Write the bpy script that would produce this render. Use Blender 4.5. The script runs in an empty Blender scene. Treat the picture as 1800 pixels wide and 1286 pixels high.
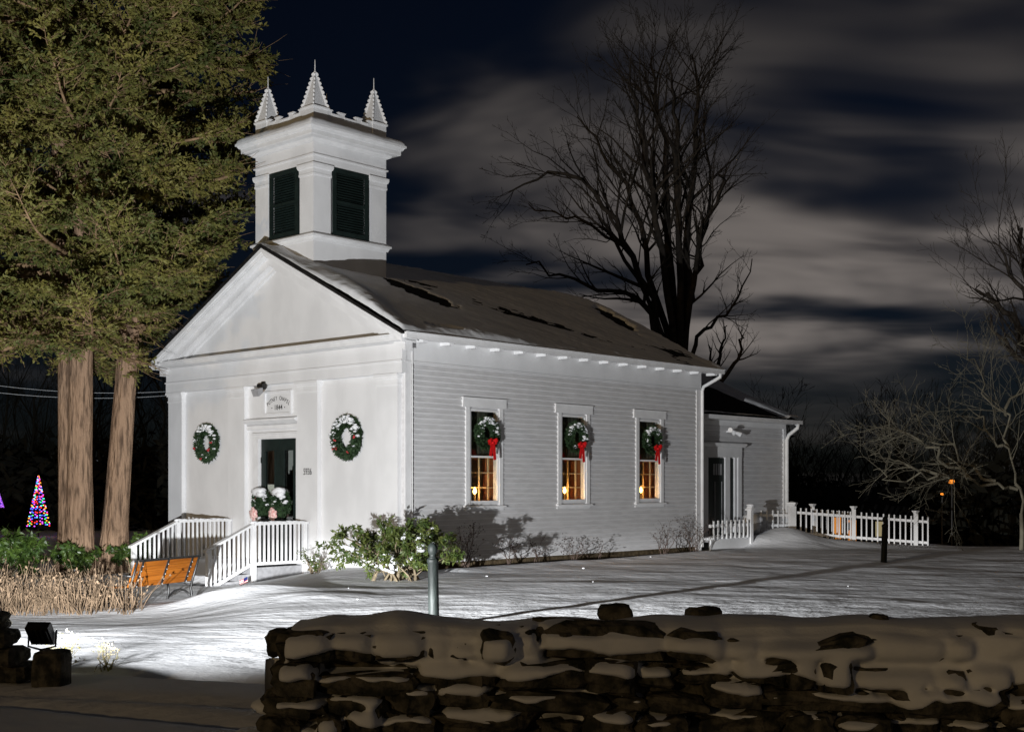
import bpy, math, random
import numpy as np
from mathutils import Vector, Matrix, noise as mnoise

random.seed(7)
RNG = np.random.default_rng(11)
S = bpy.context.scene
COL = S.collection
R = math.radians

# ---------------------------------------------------------------- camera
CAMH = 1.72
cam_d = bpy.data.cameras.new('camera')
cam_d.lens = 36 * 2207 / 1800
cam_d.sensor_width = 36
cam_d.shift_y = (851 - 643) / 1800
cam_d.clip_start = 0.1
cam_d.clip_end = 2000
cam = bpy.data.objects.new('camera', cam_d)
cam.location = (0, 0, CAMH)
cam.rotation_euler = (R(90), 0, 0)
COL.objects.link(cam)
S.camera = cam

# ---------------------------------------------------------------- world: night sky with long-exposure clouds
SUN_DIR = Vector((-0.54, -0.82, 0.18)).normalized()      # towards the dim warm light behind the camera
W = bpy.data.worlds.new('World'); S.world = W; W.use_nodes = True
nt = W.node_tree; nt.nodes.clear()
def N(tree, t, **kw):
    n = tree.nodes.new(t)
    for k, v in kw.items():
        if k.startswith('i_'):
            n.inputs[k[2:].replace('_', ' ')].default_value = v
        else:
            setattr(n, k, v)
    return n
def LK(tree, a, b): tree.links.new(a, b)
def math_node(tree, op, a=None, b=None, c=None, clamp=False):
    n = tree.nodes.new('ShaderNodeMath'); n.operation = op; n.use_clamp = clamp
    for i, x in enumerate((a, b, c)):
        if x is None: continue
        if isinstance(x, (int, float)): n.inputs[i].default_value = x
        else: tree.links.new(x, n.inputs[i])
    return n.outputs[0]
def smooth(tree, x, lo, hi, a=0.0, b=1.0):
    n = tree.nodes.new('ShaderNodeMapRange'); n.interpolation_type = 'SMOOTHSTEP'
    tree.links.new(x, n.inputs[0])
    for i, q in enumerate((lo, hi, a, b)): n.inputs[i + 1].default_value = q
    return n.outputs[0]
tc = N(nt, 'ShaderNodeTexCoord')
sep = N(nt, 'ShaderNodeSeparateXYZ'); LK(nt, tc.outputs['Generated'], sep.inputs[0])
zc = math_node(nt, 'ADD', math_node(nt, 'MAXIMUM', sep.outputs[2], 0.0), 0.16)
px = math_node(nt, 'DIVIDE', sep.outputs[0], zc)
py = math_node(nt, 'DIVIDE', sep.outputs[1], zc)
comb = N(nt, 'ShaderNodeCombineXYZ'); LK(nt, px, comb.inputs[0]); LK(nt, py, comb.inputs[1])
mp = N(nt, 'ShaderNodeMapping'); LK(nt, comb.outputs[0], mp.inputs[0])
mp.inputs['Location'].default_value = (5.1, 3.2, 0.0)
mp.inputs['Rotation'].default_value = (0, 0, R(20))
mp.inputs['Scale'].default_value = (0.62, 1.0, 1.0)
n1 = N(nt, 'ShaderNodeTexNoise'); n1.inputs['Scale'].default_value = 0.95; n1.inputs['Detail'].default_value = 2.5
n1.inputs['Roughness'].default_value = 0.5; n1.inputs['Distortion'].default_value = 0.7
LK(nt, mp.outputs[0], n1.inputs['Vector'])
n2 = N(nt, 'ShaderNodeTexNoise'); n2.inputs['Scale'].default_value = 2.6; n2.inputs['Detail'].default_value = 3.0
n2.inputs['Roughness'].default_value = 0.5; n2.inputs['Distortion'].default_value = 0.4
LK(nt, mp.outputs[0], n2.inputs['Vector'])
# the cloud bank lies to the right of the view (east side of the place)
bank = smooth(nt, sep.outputs[0], -0.16, 0.20, -0.17, 0.07)
dens = math_node(nt, 'ADD', n1.outputs['Fac'], bank)
dens = math_node(nt, 'ADD', dens, math_node(nt, 'MULTIPLY', math_node(nt, 'SUBTRACT', n2.outputs['Fac'], 0.5), 0.55))
cl = smooth(nt, dens, 0.36, 0.72)
cl = math_node(nt, 'MULTIPLY', cl, smooth(nt, sep.outputs[2], 0.075, 0.105, 0.10, 1.0))
sky = N(nt, 'ShaderNodeTexSky'); sky.sky_type = 'NISHITA'; sky.sun_disc = False
sky.sun_elevation = math.asin(SUN_DIR.z); sky.sun_rotation = math.atan2(SUN_DIR.x, SUN_DIR.y)
skm = N(nt, 'ShaderNodeMixRGB', blend_type='MULTIPLY'); skm.inputs[0].default_value = 1.0
LK(nt, sky.outputs[0], skm.inputs[1]); skm.inputs[2].default_value = (0.00100, 0.00128, 0.0023, 1)
cmix = N(nt, 'ShaderNodeMixRGB'); LK(nt, cl, cmix.inputs[0]); LK(nt, skm.outputs[0], cmix.inputs[1])
cbr = N(nt, 'ShaderNodeMixRGB'); LK(nt, smooth(nt, n2.outputs['Fac'], 0.3, 0.7), cbr.inputs[0])
cbr.inputs[1].default_value = (0.072, 0.065, 0.064, 1); cbr.inputs[2].default_value = (0.20, 0.177, 0.164, 1)
cel = N(nt, 'ShaderNodeMixRGB', blend_type='MULTIPLY'); cel.inputs[0].default_value = 1.0; LK(nt, cbr.outputs[0], cel.inputs[1])
LK(nt, smooth(nt, sep.outputs[2], 0.10, 0.40, 1.0, 0.22), cel.inputs[2]); LK(nt, cel.outputs[0], cmix.inputs[2])
# a few stars
vor = N(nt, 'ShaderNodeTexVoronoi'); vor.inputs['Scale'].default_value = 42.0
LK(nt, tc.outputs['Generated'], vor.inputs['Vector'])
star = math_node(nt, 'LESS_THAN', vor.outputs['Distance'], 0.022)
vsep = N(nt, 'ShaderNodeSeparateXYZ'); LK(nt, vor.outputs['Color'], vsep.inputs[0])
star = math_node(nt, 'MULTIPLY', star, math_node(nt, 'GREATER_THAN', vsep.outputs[0], 0.80))
star = math_node(nt, 'MULTIPLY', star, math_node(nt, 'SUBTRACT', 1.0, cl, clamp=True))
stm = N(nt, 'ShaderNodeMixRGB', blend_type='ADD'); LK(nt, star, stm.inputs[0]); LK(nt, cmix.outputs[0], stm.inputs[1])
stm.inputs[2].default_value = (0.30, 0.33, 0.38, 1)
bg = N(nt, 'ShaderNodeBackground'); LK(nt, stm.outputs[0], bg.inputs[0]); bg.inputs[1].default_value = 1.0
wo = N(nt, 'ShaderNodeOutputWorld'); LK(nt, bg.outputs[0], wo.inputs[0])

# ---------------------------------------------------------------- the one dim warm sun lamp (night), exposure
sd = bpy.data.lights.new('moon_and_street_glow', 'SUN'); sd.energy = 0.27; sd.angle = R(1.5); sd.color = (1.0, 0.69, 0.33)
so = bpy.data.objects.new('moon_and_street_glow', sd); COL.objects.link(so)
so.rotation_euler = (-SUN_DIR).to_track_quat('-Z', 'Y').to_euler()
S.view_settings.view_transform = 'Standard'; S.view_settings.look = 'None'
S.view_settings.exposure = 0.0; S.view_settings.gamma = 1.0; S.view_settings.use_curve_mapping = False
S.cycles.max_bounces = 6; S.cycles.transparent_max_bounces = 12; S.cycles.sample_clamp_indirect = 3.0

# ================================================================= helpers
AU = R(42.6)
UX, UY = math.sin(AU), math.cos(AU)          # chapel u axis (along the side wall)
VX, VY = -UY, UX                             # chapel v axis (along the front)
C0 = (-2.13, 25.0)
def W2(u, v): return (C0[0] + UX * u + VX * v, C0[1] + UY * u + VY * v)
def LOC(x, y): return ((x - C0[0]) * UX + (y - C0[1]) * UY, (x - C0[0]) * VX + (y - C0[1]) * VY)

def lattice(seed):
    return np.random.default_rng(seed).random((256, 256))
_LT = {}
def vnoise(x, y, seed=0):
    """smooth value noise in [-1, 1], numpy arrays or floats"""
    if seed not in _LT: _LT[seed] = lattice(seed + 100)
    L = _LT[seed]
    x = np.asarray(x, float); y = np.asarray(y, float)
    xi = np.floor(x).astype(int); yi = np.floor(y).astype(int)
    fx = x - xi; fy = y - yi
    fx = fx * fx * (3 - 2 * fx); fy = fy * fy * (3 - 2 * fy)
    a = L[xi & 255, yi & 255]; b = L[(xi + 1) & 255, yi & 255]
    c = L[xi & 255, (yi + 1) & 255]; d = L[(xi + 1) & 255, (yi + 1) & 255]
    return ((a * (1 - fx) + b * fx) * (1 - fy) + (c * (1 - fx) + d * fx) * fy) * 2 - 1
def fbm(x, y, seed=0, oct=4, g=0.5):
    s = 0; a = 1; t = 0
    for o in range(oct):
        s = s + a * vnoise(np.asarray(x) * 2 ** o, np.asarray(y) * 2 ** o, seed + o); t += a; a *= g
    return s / t
def sstep(x, a, b):
    t = np.clip((np.asarray(x, float) - a) / (b - a), 0, 1); return t * t * (3 - 2 * t)

class MB:
    def __init__(s): s.v = []; s.f = []; s.m = []; s.mi = 0
    def add(s, vs, fs):
        o = len(s.v); s.v += [tuple(map(float, p)) for p in vs]
        for f in fs: s.f.append(tuple(i + o for i in f)); s.m.append(s.mi)
        return s
    def box(s, x0, x1, y0, y1, z0, z1):
        if x0 > x1: x0, x1 = x1, x0
        if y0 > y1: y0, y1 = y1, y0
        if z0 > z1: z0, z1 = z1, z0
        return s.add([(x0,y0,z0),(x1,y0,z0),(x1,y1,z0),(x0,y1,z0),(x0,y0,z1),(x1,y0,z1),(x1,y1,z1),(x0,y1,z1)],
              [(0,3,2,1),(4,5,6,7),(0,1,5,4),(1,2,6,5),(2,3,7,6),(3,0,4,7)])
    def prism(s, poly, axis, a, b):
        """poly: 2-D points in the plane of the two other axes (cyclic order), extruded along axis"""
        n = len(poly)
        def P(p, t):
            if axis == 0: return (t, p[0], p[1])
            if axis == 1: return (p[0], t, p[1])
            return (p[0], p[1], t)
        vs = [P(p, a) for p in poly] + [P(p, b) for p in poly]
        fs = [tuple(range(n - 1, -1, -1)), tuple(range(n, 2 * n))] + [(i, (i + 1) % n, n + (i + 1) % n, n + i) for i in range(n)]
        return s.add(vs, fs)
    def ring(s, x0, x1, y0, y1, prof):
        """mitred moulding round a rectangle; prof = closed list of (offset out, z)"""
        n = len(prof); vs = []
        for o, z in prof:
            vs += [(x0-o,y0-o,z),(x1+o,y0-o,z),(x1+o,y1+o,z),(x0-o,y1+o,z)]
        fs = []
        for i in range(n):
            j = (i + 1) % n
            for k in range(4):
                l = (k + 1) % 4
                fs.append((i*4+k, i*4+l, j*4+l, j*4+k))
        return s.add(vs, fs)
    def tube(s, pts, rad, n=6, cap=True):
        pts = [Vector(p) for p in pts]
        if isinstance(rad, (int, float)): rad = [rad] * len(pts)
        vs = []; fs = []
        t0 = (pts[1] - pts[0]).normalized()
        a = t0.orthogonal().normalized()
        for i, p in enumerate(pts):
            if i == 0: t = t0
            elif i == len(pts) - 1: t = (pts[i] - pts[i-1]).normalized()
            else: t = (pts[i+1] - pts[i-1]).normalized()
            a = (a - t * a.dot(t))
            a = a.normalized() if a.length > 1e-6 else t.orthogonal().normalized()
            b = t.cross(a)
            for k in range(n):
                th = 2 * math.pi * k / n
                vs.append(p + (a * math.cos(th) + b * math.sin(th)) * rad[i])
        for i in range(len(pts) - 1):
            for k in range(n):
                l = (k + 1) % n
                fs.append((i*n+k, i*n+l, (i+1)*n+l, (i+1)*n+k))
        if cap:
            fs.append(tuple(range(n - 1, -1, -1))); m = (len(pts) - 1) * n
            fs.append(tuple(m + k for k in range(n)))
        return s.add(vs, fs)
    def lathe(s, prof, n=16, c=(0, 0)):
        vs = []; fs = []
        for r, z in prof:
            for k in range(n):
                th = 2 * math.pi * k / n
                vs.append((c[0] + r * math.cos(th), c[1] + r * math.sin(th), z))
        for i in range(len(prof) - 1):
            for k in range(n):
                l = (k + 1) % n
                fs.append((i*n+k, i*n+l, (i+1)*n+l, (i+1)*n+k))
        fs.append(tuple(range(n - 1, -1, -1))); m = (len(prof) - 1) * n
        fs.append(tuple(m + k for k in range(n)))
        return s.add(vs, fs)
    def blob(s, c, r, seed=0, amp=0.2, n=3, pw=2.6, freq=1.6):
        """rounded irregular lump: cube grid pushed to a superellipsoid with noise"""
        q = {}; vs = []; fs = []
        def vid(p):
            k = tuple(round(x, 4) for x in p)
            if k in q: return q[k]
            d = Vector(p); l = (abs(d.x)**pw + abs(d.y)**pw + abs(d.z)**pw) ** (1 / pw); d = d / l
            nz = mnoise.noise(d * freq + Vector((seed * 3.7, seed * 1.3, seed * 2.1)))
            nz2 = mnoise.noise(d * freq * 2.6 + Vector((seed * 1.7, seed * 5.3, seed * 0.7)))
            e = 1 + amp * (nz + 0.45 * nz2)
            q[k] = len(vs); vs.append((c[0] + d.x * r[0] * e, c[1] + d.y * r[1] * e, c[2] + d.z * r[2] * e)); return q[k]
        for ax in range(3):
            for sg in (-1, 1):
                for i in range(n):
                    for j in range(n):
                        cr = []
                        for (di, dj) in ((0,0),(1,0),(1,1),(0,1)):
                            a = -1 + 2 * (i + di) / n; b = -1 + 2 * (j + dj) / n
                            p = [0, 0, 0]; p[ax] = sg; p[(ax+1) % 3] = a; p[(ax+2) % 3] = b
                            cr.append(vid(p))
                        fs.append(tuple(cr) if sg > 0 else tuple(reversed(cr)))
        return s.add(vs, fs)
    def build(s, name, mats, parent=None, sm=False):
        me = bpy.data.meshes.new(name); me.from_pydata(s.v, [], s.f)
        if not isinstance(mats, (list, tuple)): mats = [mats]
        for m in mats: me.materials.append(m)
        if len(mats) > 1: me.polygons.foreach_set('material_index', s.m)
        if sm: me.polygons.foreach_set('use_smooth', [True] * len(me.polygons))
        me.update()
        return link(name, me, parent)
def link(name, me, parent=None):
    o = bpy.data.objects.new(name, me); COL.objects.link(o)
    if parent is not None: o.parent = parent
    return o
def np_mesh(name, V, F, mat, parent=None, sm=False, k=4):
    """V (n,3), F (m,k) numpy"""
    me = bpy.data.meshes.new(name); V = np.asarray(V, np.float32); F = np.asarray(F, np.int32)
    me.vertices.add(len(V)); me.vertices.foreach_set('co', V.ravel())
    me.loops.add(F.size); me.loops.foreach_set('vertex_index', F.ravel())
    me.polygons.add(len(F)); me.polygons.foreach_set('loop_start', np.arange(0, F.size, k, dtype=np.int32))
    if sm: me.polygons.foreach_set('use_smooth', np.ones(len(F), bool))
    me.materials.append(mat); me.update(calc_edges=True); me.validate()
    return link(name, me, parent)
def tag(o, label, cat, group=None, kind=None):
    o['label'] = label
    if cat: o['category'] = cat
    if group: o['group'] = group
    if kind: o['kind'] = kind
    return o
def thing(name, label, cat, loc=(0, 0, 0), rz=0.0, group=None):
    o = bpy.data.objects.new(name, None); COL.objects.link(o); o.empty_display_size = 0.2
    o.location = loc; o.rotation_euler = (0, 0, rz)
    return tag(o, label, cat, group)
def unit(a): return a / (np.linalg.norm(a, axis=-1, keepdims=True) + 1e-9)
def sticks(P, Q, r0, r1, n=3):
    """many single-segment tapered tubes -> V, F"""
    P = np.asarray(P, float); Q = np.asarray(Q, float); m = len(P)
    t = unit(Q - P); ref = np.where(np.abs(t[:, 2:3]) < 0.9, np.array([[0, 0, 1.0]]), np.array([[1.0, 0, 0]]))
    a = unit(np.cross(t, ref)); b = np.cross(t, a)
    r0 = np.broadcast_to(np.asarray(r0, float), (m,))[:, None]; r1 = np.broadcast_to(np.asarray(r1, float), (m,))[:, None]
    V = []
    for base, r in ((P, r0), (Q, r1)):
        for k in range(n):
            th = 2 * math.pi * k / n
            V.append(base + (a * math.cos(th) + b * math.sin(th)) * r)
    V = np.stack(V, 1).reshape(-1, 3)
    o = np.arange(m)[:, None] * 2 * n
    F = np.concatenate([np.stack([o[:, 0] + k, o[:, 0] + (k+1) % n, o[:, 0] + n + (k+1) % n, o[:, 0] + n + k], 1) for k in range(n)], 0)
    return V, F
def leaves(P, D, ln, wd, rng, jit=0.35):
    """diamond leaves starting at P, pointing along D"""
    m = len(P); D = unit(D + rng.normal(0, jit, (m, 3)))
    rnd = rng.normal(0, 1, (m, 3)); sd_ = unit(np.cross(D, rnd)); up = np.cross(sd_, D)
    ln = np.broadcast_to(np.asarray(ln, float), (m,))[:, None] * rng.uniform(0.7, 1.25, (m, 1))
    wd = np.broadcast_to(np.asarray(wd, float), (m,))[:, None] * rng.uniform(0.75, 1.2, (m, 1))
    a = P; b = P + D * ln * 0.45 + sd_ * wd * 0.5 + up * wd * 0.12
    c = P + D * ln; d = P + D * ln * 0.45 - sd_ * wd * 0.5 + up * wd * 0.12
    V = np.stack([a, b, c, d], 1).reshape(-1, 3)
    F = np.arange(m * 4).reshape(-1, 4)
    return V, F
def cat_vf(parts):
    V = []; F = []; o = 0
    for v, f in parts:
        V.append(v); F.append(f + o); o += len(v)
    return np.concatenate(V), np.concatenate(F)

# ---------------------------------------------------------------- materials
def mat(name, col, rough=0.6, spec=0.3, var=0.0, vscale=3.0, bump=0.0, bscale=20.0, metal=0.0, stretch=None, col2=None, detail=4.0, vlo=0.35, vhi=0.65, bdist=0.02, trans=0.0):
    m = bpy.data.materials.new(name); m.use_nodes = True; t = m.node_tree
    b = t.nodes['Principled BSDF']; b.inputs['Roughness'].default_value = rough
    b.inputs['Specular IOR Level'].default_value = spec; b.inputs['Metallic'].default_value = metal
    b.inputs['Base Color'].default_value = (*col, 1)
    c = N(t, 'ShaderNodeTexCoord'); vec = c.outputs['Object']
    if stretch:
        mpn = N(t, 'ShaderNodeMapping'); LK(t, vec, mpn.inputs[0]); mpn.inputs['Scale'].default_value = stretch; vec = mpn.outputs[0]
    if var > 0 or col2:
        n = N(t, 'ShaderNodeTexNoise'); n.inputs['Scale'].default_value = vscale; n.inputs['Detail'].default_value = detail
        LK(t, vec, n.inputs['Vector'])
        mx = N(t, 'ShaderNodeMixRGB'); LK(t, smooth(t, n.outputs['Fac'], vlo, vhi), mx.inputs[0])
        c2 = col2 if col2 else tuple(x * (1 - var) for x in col)
        mx.inputs[1].default_value = (*col, 1); mx.inputs[2].default_value = (*c2, 1)
        LK(t, mx.outputs[0], b.inputs['Base Color'])
    if bump > 0:
        n3 = N(t, 'ShaderNodeTexNoise'); n3.inputs['Scale'].default_value = bscale; n3.inputs['Detail'].default_value = 5.0
        LK(t, vec, n3.inputs['Vector'])
        bp = N(t, 'ShaderNodeBump'); bp.inputs['Strength'].default_value = bump; bp.inputs['Distance'].default_value = bdist
        LK(t, n3.outputs['Fac'], bp.inputs['Height']); LK(t, bp.outputs[0], b.inputs['Normal'])
    if trans > 0:
        tr = N(t, 'ShaderNodeBsdfTranslucent'); tr.inputs[0].default_value = (*[min(1, x * 1.3) for x in col], 1)
        ms = N(t, 'ShaderNodeMixShader'); ms.inputs[0].default_value = trans
        LK(t, b.outputs[0], ms.inputs[1]); LK(t, tr.outputs[0], ms.inputs[2])
        LK(t, ms.outputs[0], t.nodes['Material Output'].inputs[0])
    return m
def emit(name, col, st):
    m = bpy.data.materials.new(name); m.use_nodes = True; t = m.node_tree; b = t.nodes['Principled BSDF']
    b.inputs['Base Color'].default_value = (*col, 1); b.inputs['Emission Color'].default_value = (*col, 1)
    b.inputs['Emission Strength'].default_value = st; return m
def glass(name, tint=(0.9, 0.92, 0.9), gl=0.10):
    m = bpy.data.materials.new(name); m.use_nodes = True; t = m.node_tree; t.nodes.clear()
    tr = N(t, 'ShaderNodeBsdfTransparent'); tr.inputs[0].default_value = (*tint, 1)
    g = N(t, 'ShaderNodeBsdfGlossy'); g.inputs['Roughness'].default_value = 0.03
    f = N(t, 'ShaderNodeLayerWeight'); f.inputs[0].default_value = 0.5
    s_ = N(t, 'ShaderNodeMixShader'); LK(t, math_node(t, 'ADD', math_node(t, 'MULTIPLY', math_node(t, 'POWER', f.outputs[1], 4.0), 0.6), gl), s_.inputs[0])
    LK(t, tr.outputs[0], s_.inputs[1]); LK(t, g.outputs[0], s_.inputs[2])
    o = N(t, 'ShaderNodeOutputMaterial'); LK(t, s_.outputs[0], o.inputs[0]); return m

M = {}
def snow_mat(name, b1, s1, b2, s2):
    m = bpy.data.materials.new(name); m.use_nodes = True; t = m.node_tree; b = t.nodes['Principled BSDF']
    b.inputs['Roughness'].default_value = 0.75; b.inputs['Specular IOR Level'].default_value = 0.2
    c = N(t, 'ShaderNodeTexCoord')
    n = N(t, 'ShaderNodeTexNoise'); n.inputs['Scale'].default_value = 0.9; n.inputs['Detail'].default_value = 5; LK(t, c.outputs['Object'], n.inputs['Vector'])
    mx = N(t, 'ShaderNodeMixRGB'); LK(t, smooth(t, n.outputs['Fac'], 0.3, 0.7), mx.inputs[0])
    mx.inputs[1].default_value = (0.80, 0.81, 0.83, 1); mx.inputs[2].default_value = (0.70, 0.71, 0.73, 1); LK(t, mx.outputs[0], b.inputs['Base Color'])
    mpn = N(t, 'ShaderNodeMapping'); LK(t, c.outputs['Object'], mpn.inputs[0]); mpn.inputs['Scale'].default_value = (0.85, 1.2, 1.0); mpn.inputs['Rotation'].default_value = (0, 0, R(8))
    n3 = N(t, 'ShaderNodeTexNoise'); n3.inputs['Scale'].default_value = s1; n3.inputs['Detail'].default_value = 6; n3.inputs['Roughness'].default_value = 0.6; LK(t, mpn.outputs[0], n3.inputs['Vector'])
    n4 = N(t, 'ShaderNodeTexNoise'); n4.inputs['Scale'].default_value = s2; n4.inputs['Detail'].default_value = 4; LK(t, mpn.outputs[0], n4.inputs['Vector'])
    p1 = N(t, 'ShaderNodeBump'); p1.inputs['Strength'].default_value = 1.0; p1.inputs['Distance'].default_value = b1; LK(t, n3.outputs['Fac'], p1.inputs['Height'])
    p2 = N(t, 'ShaderNodeBump'); p2.inputs['Strength'].default_value = 1.0; p2.inputs['Distance'].default_value = b2; LK(t, n4.outputs['Fac'], p2.inputs['Height'])
    LK(t, p1.outputs[0], p2.inputs['Normal']); LK(t, p2.outputs[0], b.inputs['Normal'])
    return m
M['snow'] = snow_mat('snow', 0.052, 1.6, 0.006, 12.0)
M['snow_soft'] = snow_mat('snow_soft', 0.015, 3.0, 0.003, 45.0)
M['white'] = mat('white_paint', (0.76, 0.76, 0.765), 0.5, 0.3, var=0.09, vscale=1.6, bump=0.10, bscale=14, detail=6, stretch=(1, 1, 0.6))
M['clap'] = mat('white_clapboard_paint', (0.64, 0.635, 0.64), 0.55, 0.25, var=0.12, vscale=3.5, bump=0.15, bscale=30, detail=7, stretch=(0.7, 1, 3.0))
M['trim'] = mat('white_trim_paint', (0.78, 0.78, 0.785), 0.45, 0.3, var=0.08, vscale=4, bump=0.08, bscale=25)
M['green'] = mat('dark_green_paint', (0.011, 0.020, 0.018), 0.5, 0.35, var=0.3, vscale=6, bump=0.1, bscale=30)
M['shingle'] = mat('dark_shingle', (0.018, 0.017, 0.016), 0.9, 0.1, var=0.5, vscale=8, bump=0.6, bscale=12)
M['bark'] = mat('cedar_bark', (0.31, 0.205, 0.135), 0.9, 0.1, col2=(0.10, 0.066, 0.045), vscale=6, bump=1.0, bscale=8, stretch=(2.2, 2.2, 0.35), bdist=0.09, vlo=0.42, vhi=0.72, detail=8.0)
M['twig'] = mat('pale_brown_twig', (0.30, 0.20, 0.115), 0.85, 0.1, var=0.4, vscale=6)
M['cedar'] = mat('cedar_foliage', (0.205, 0.185, 0.048), 0.6, 0.25, col2=(0.062, 0.080, 0.021), vscale=0.9, trans=0.2, detail=6.0)
M['rhodo'] = mat('rhododendron_leaf', (0.075, 0.125, 0.022), 0.42, 0.45, col2=(0.035, 0.07, 0.016), vscale=6, trans=0.15)
M['bushleaf'] = mat('yellow_green_leaf', (0.105, 0.125, 0.03), 0.5, 0.35, col2=(0.05, 0.085, 0.02), vscale=7, trans=0.15)
M['bushwood'] = mat('shrub_wood', (0.26, 0.21, 0.14), 0.85, 0.1, var=0.4, vscale=9, bump=0.5, bscale=30)
M['darktwig'] = mat('bare_tree_bark', (0.055, 0.047, 0.040), 0.9, 0.1, var=0.4, vscale=5)
M['greytwig'] = mat('grey_branch_bark', (0.20, 0.185, 0.14), 0.9, 0.1, var=0.35, vscale=3)
M['wood_dark'] = mat('far_wood', (0.020, 0.020, 0.016), 0.95, 0.05)
M['azalea'] = mat('dull_purple_twig', (0.12, 0.085, 0.07), 0.85, 0.1, var=0.3, vscale=8)
M['azleaf'] = mat('dull_dark_leaf', (0.075, 0.055, 0.05), 0.7, 0.2, var=0.4, vscale=9)
M['stalk'] = mat('dry_stalk', (0.15, 0.105, 0.068), 0.85, 0.1, col2=(0.05, 0.035, 0.022), vscale=4)
M['frosty'] = mat('frosted_pale_twig', (0.34, 0.29, 0.20), 0.8, 0.1, col2=(0.24, 0.22, 0.07), vscale=9)
M['stone'] = mat('field_stone', (0.13, 0.115, 0.088), 0.95, 0.1, col2=(0.030, 0.031, 0.024), vscale=9, bump=1.0, bscale=14, bdist=0.05, detail=8.0)
M['bench_wood'] = mat('orange_bench_wood', (0.22, 0.070, 0.008), 0.45, 0.25, col2=(0.16, 0.047, 0.005), vscale=3, stretch=(0.6, 8, 8))
M['black_iron'] = mat('black_iron', (0.012, 0.012, 0.012), 0.45, 0.5, var=0.3, vscale=10)
M['bollard'] = mat('dark_green_grey_post', (0.008, 0.011, 0.010), 0.6, 0.2, var=0.5, vscale=5, bump=0.2, bscale=20, stretch=(3, 3, 0.5))
M['fir'] = mat('wreath_needle', (0.034, 0.066, 0.026), 0.6, 0.25, col2=(0.014, 0.030, 0.013), vscale=18)
M['berry'] = mat('red_berry', (0.45, 0.03, 0.04), 0.35, 0.5)
M['bow'] = mat('red_velvet_bow', (0.72, 0.012, 0.014), 0.6, 0.2, var=0.25, vscale=14)
M['pink'] = mat('pink_mesh_bow', (0.72, 0.36, 0.34), 0.7, 0.2, col2=(0.80, 0.62, 0.58), vscale=30)
M['ink'] = mat('black_lettering', (0.02, 0.02, 0.02), 0.6, 0.2)
M['lampgrey'] = mat('grey_metal', (0.35, 0.35, 0.36), 0.45, 0.4, var=0.2, vscale=12)
M['dirt'] = mat('bare_earth', (0.10, 0.075, 0.045), 0.95, 0.05, var=0.5, vscale=9, bump=0.8, bscale=20)
M['inwall'] = mat('interior_plaster', (0.42, 0.30, 0.19), 0.8, 0.1)
M['inwood'] = mat('interior_wood', (0.36, 0.17, 0.06), 0.5, 0.3, var=0.3, vscale=4)
M['curtain'] = mat('dark_curtain', (0.055, 0.055, 0.045), 0.9, 0.05)
M['drape'] = mat('amber_brown_drape', (0.34, 0.12, 0.045), 0.9, 0.05)
M['sash'] = mat('inner_sash_paint', (0.62, 0.48, 0.30), 0.6, 0.2)
M['paper'] = mat('paper_notice', (0.75, 0.75, 0.72), 0.8, 0.1)
M['glass'] = glass('window_glass', gl=0.07)
M['bulb'] = emit('candle_bulb_glow', (1.0, 0.55, 0.16), 14.0)
M['cable'] = mat('pale_cable', (0.4, 0.42, 0.44), 0.5, 0.3)
M['flagblue'] = mat('flag_blue', (0.02, 0.03, 0.13), 0.8, 0.1)
M['flagred'] = mat('flag_red', (0.42, 0.03, 0.04), 0.8, 0.1)
M['flagwhite'] = mat('flag_white', (0.75, 0.72, 0.70), 0.8, 0.1)

# ================================================================= the ground
def gz(x, y):
    x = np.asarray(x, float); y = np.asarray(y, float)
    z = 0.035 * fbm(x * 0.30, y * 0.42, 3, 3) + 0.018 * fbm(x * 0.9, y * 1.6, 9, 3)
    z = z + (-0.30) * sstep(-x, 3.0, 5.6) * sstep(y, 13.5, 19.5)               # falls towards the steps and the bench
    g = lambda cx, cy, sx, sy, h: h * np.exp(-((x - cx) / sx) ** 2 - ((y - cy) / sy) ** 2)
    z = z + g(-4.55, 20.4, 1.05, 0.75, 0.26) + g(-3.4, 19.3, 1.5, 0.5, 0.05)   # mound by the bench
    z = z + g(7.55, 35.1, 0.95, 1.2, 0.50) + g(6.6, 34.3, 0.5, 0.5, 0.16)      # drift over the ramp
    z = z + g(9.2, 35.0, 1.2, 0.7, 0.14)
    z = z - 2.6 * sstep(y, 37.0, 47.0) * sstep(x, 8.5, 12.0) - 1.2 * sstep(y, 34.8, 40.0) * sstep(x, 12.0, 14.5)
    z = z - 0.10 * np.exp(-((y - 10.4 + 0.35 * x) / 0.18) ** 2) * (x < -0.8) * sstep(-x, 0.6, 1.4) * (y < 13) * (y > 7)   # wheel rut
    z = z - 0.09 * np.exp(-((y - 8.3 + 0.42 * x) / 0.16) ** 2) * (1 + 0.5 * fbm(x * 2, y * 2, 83, 2)) * sstep(-x, 0.4, 1.2) * (y < 13) - 0.07 * np.exp(-((y - 9.2 + 0.30 * x) / 0.13) ** 2) * sstep(-x, 0.4, 1.2) * (y < 13)
    u = (x - C0[0]) * UX + (y - C0[1]) * UY; v = (x - C0[0]) * VX + (y - C0[1]) * VY
    # scoured strip along the walls, low bank in front of it
    z = z - 0.07 * sstep(-v, 0.55, 0.05) * (u > -0.2) * (u < 10.4) * (v < 0.2) + 0.05 * np.exp(-((v + 0.9) / 0.35) ** 2) * (u > 0.5) * (u < 10.2)
    z = np.where((u > 0.25) & (u < 10.1) & (v > 0.25) & (v < 8.1), -0.35, z)     # under the chapel floor
    far = sstep(np.hypot(x, y - 20), 45, 140)
    return z + far * (1.5 * fbm(x * 0.012, y * 0.012, 21, 3) - 0.8)
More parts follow.
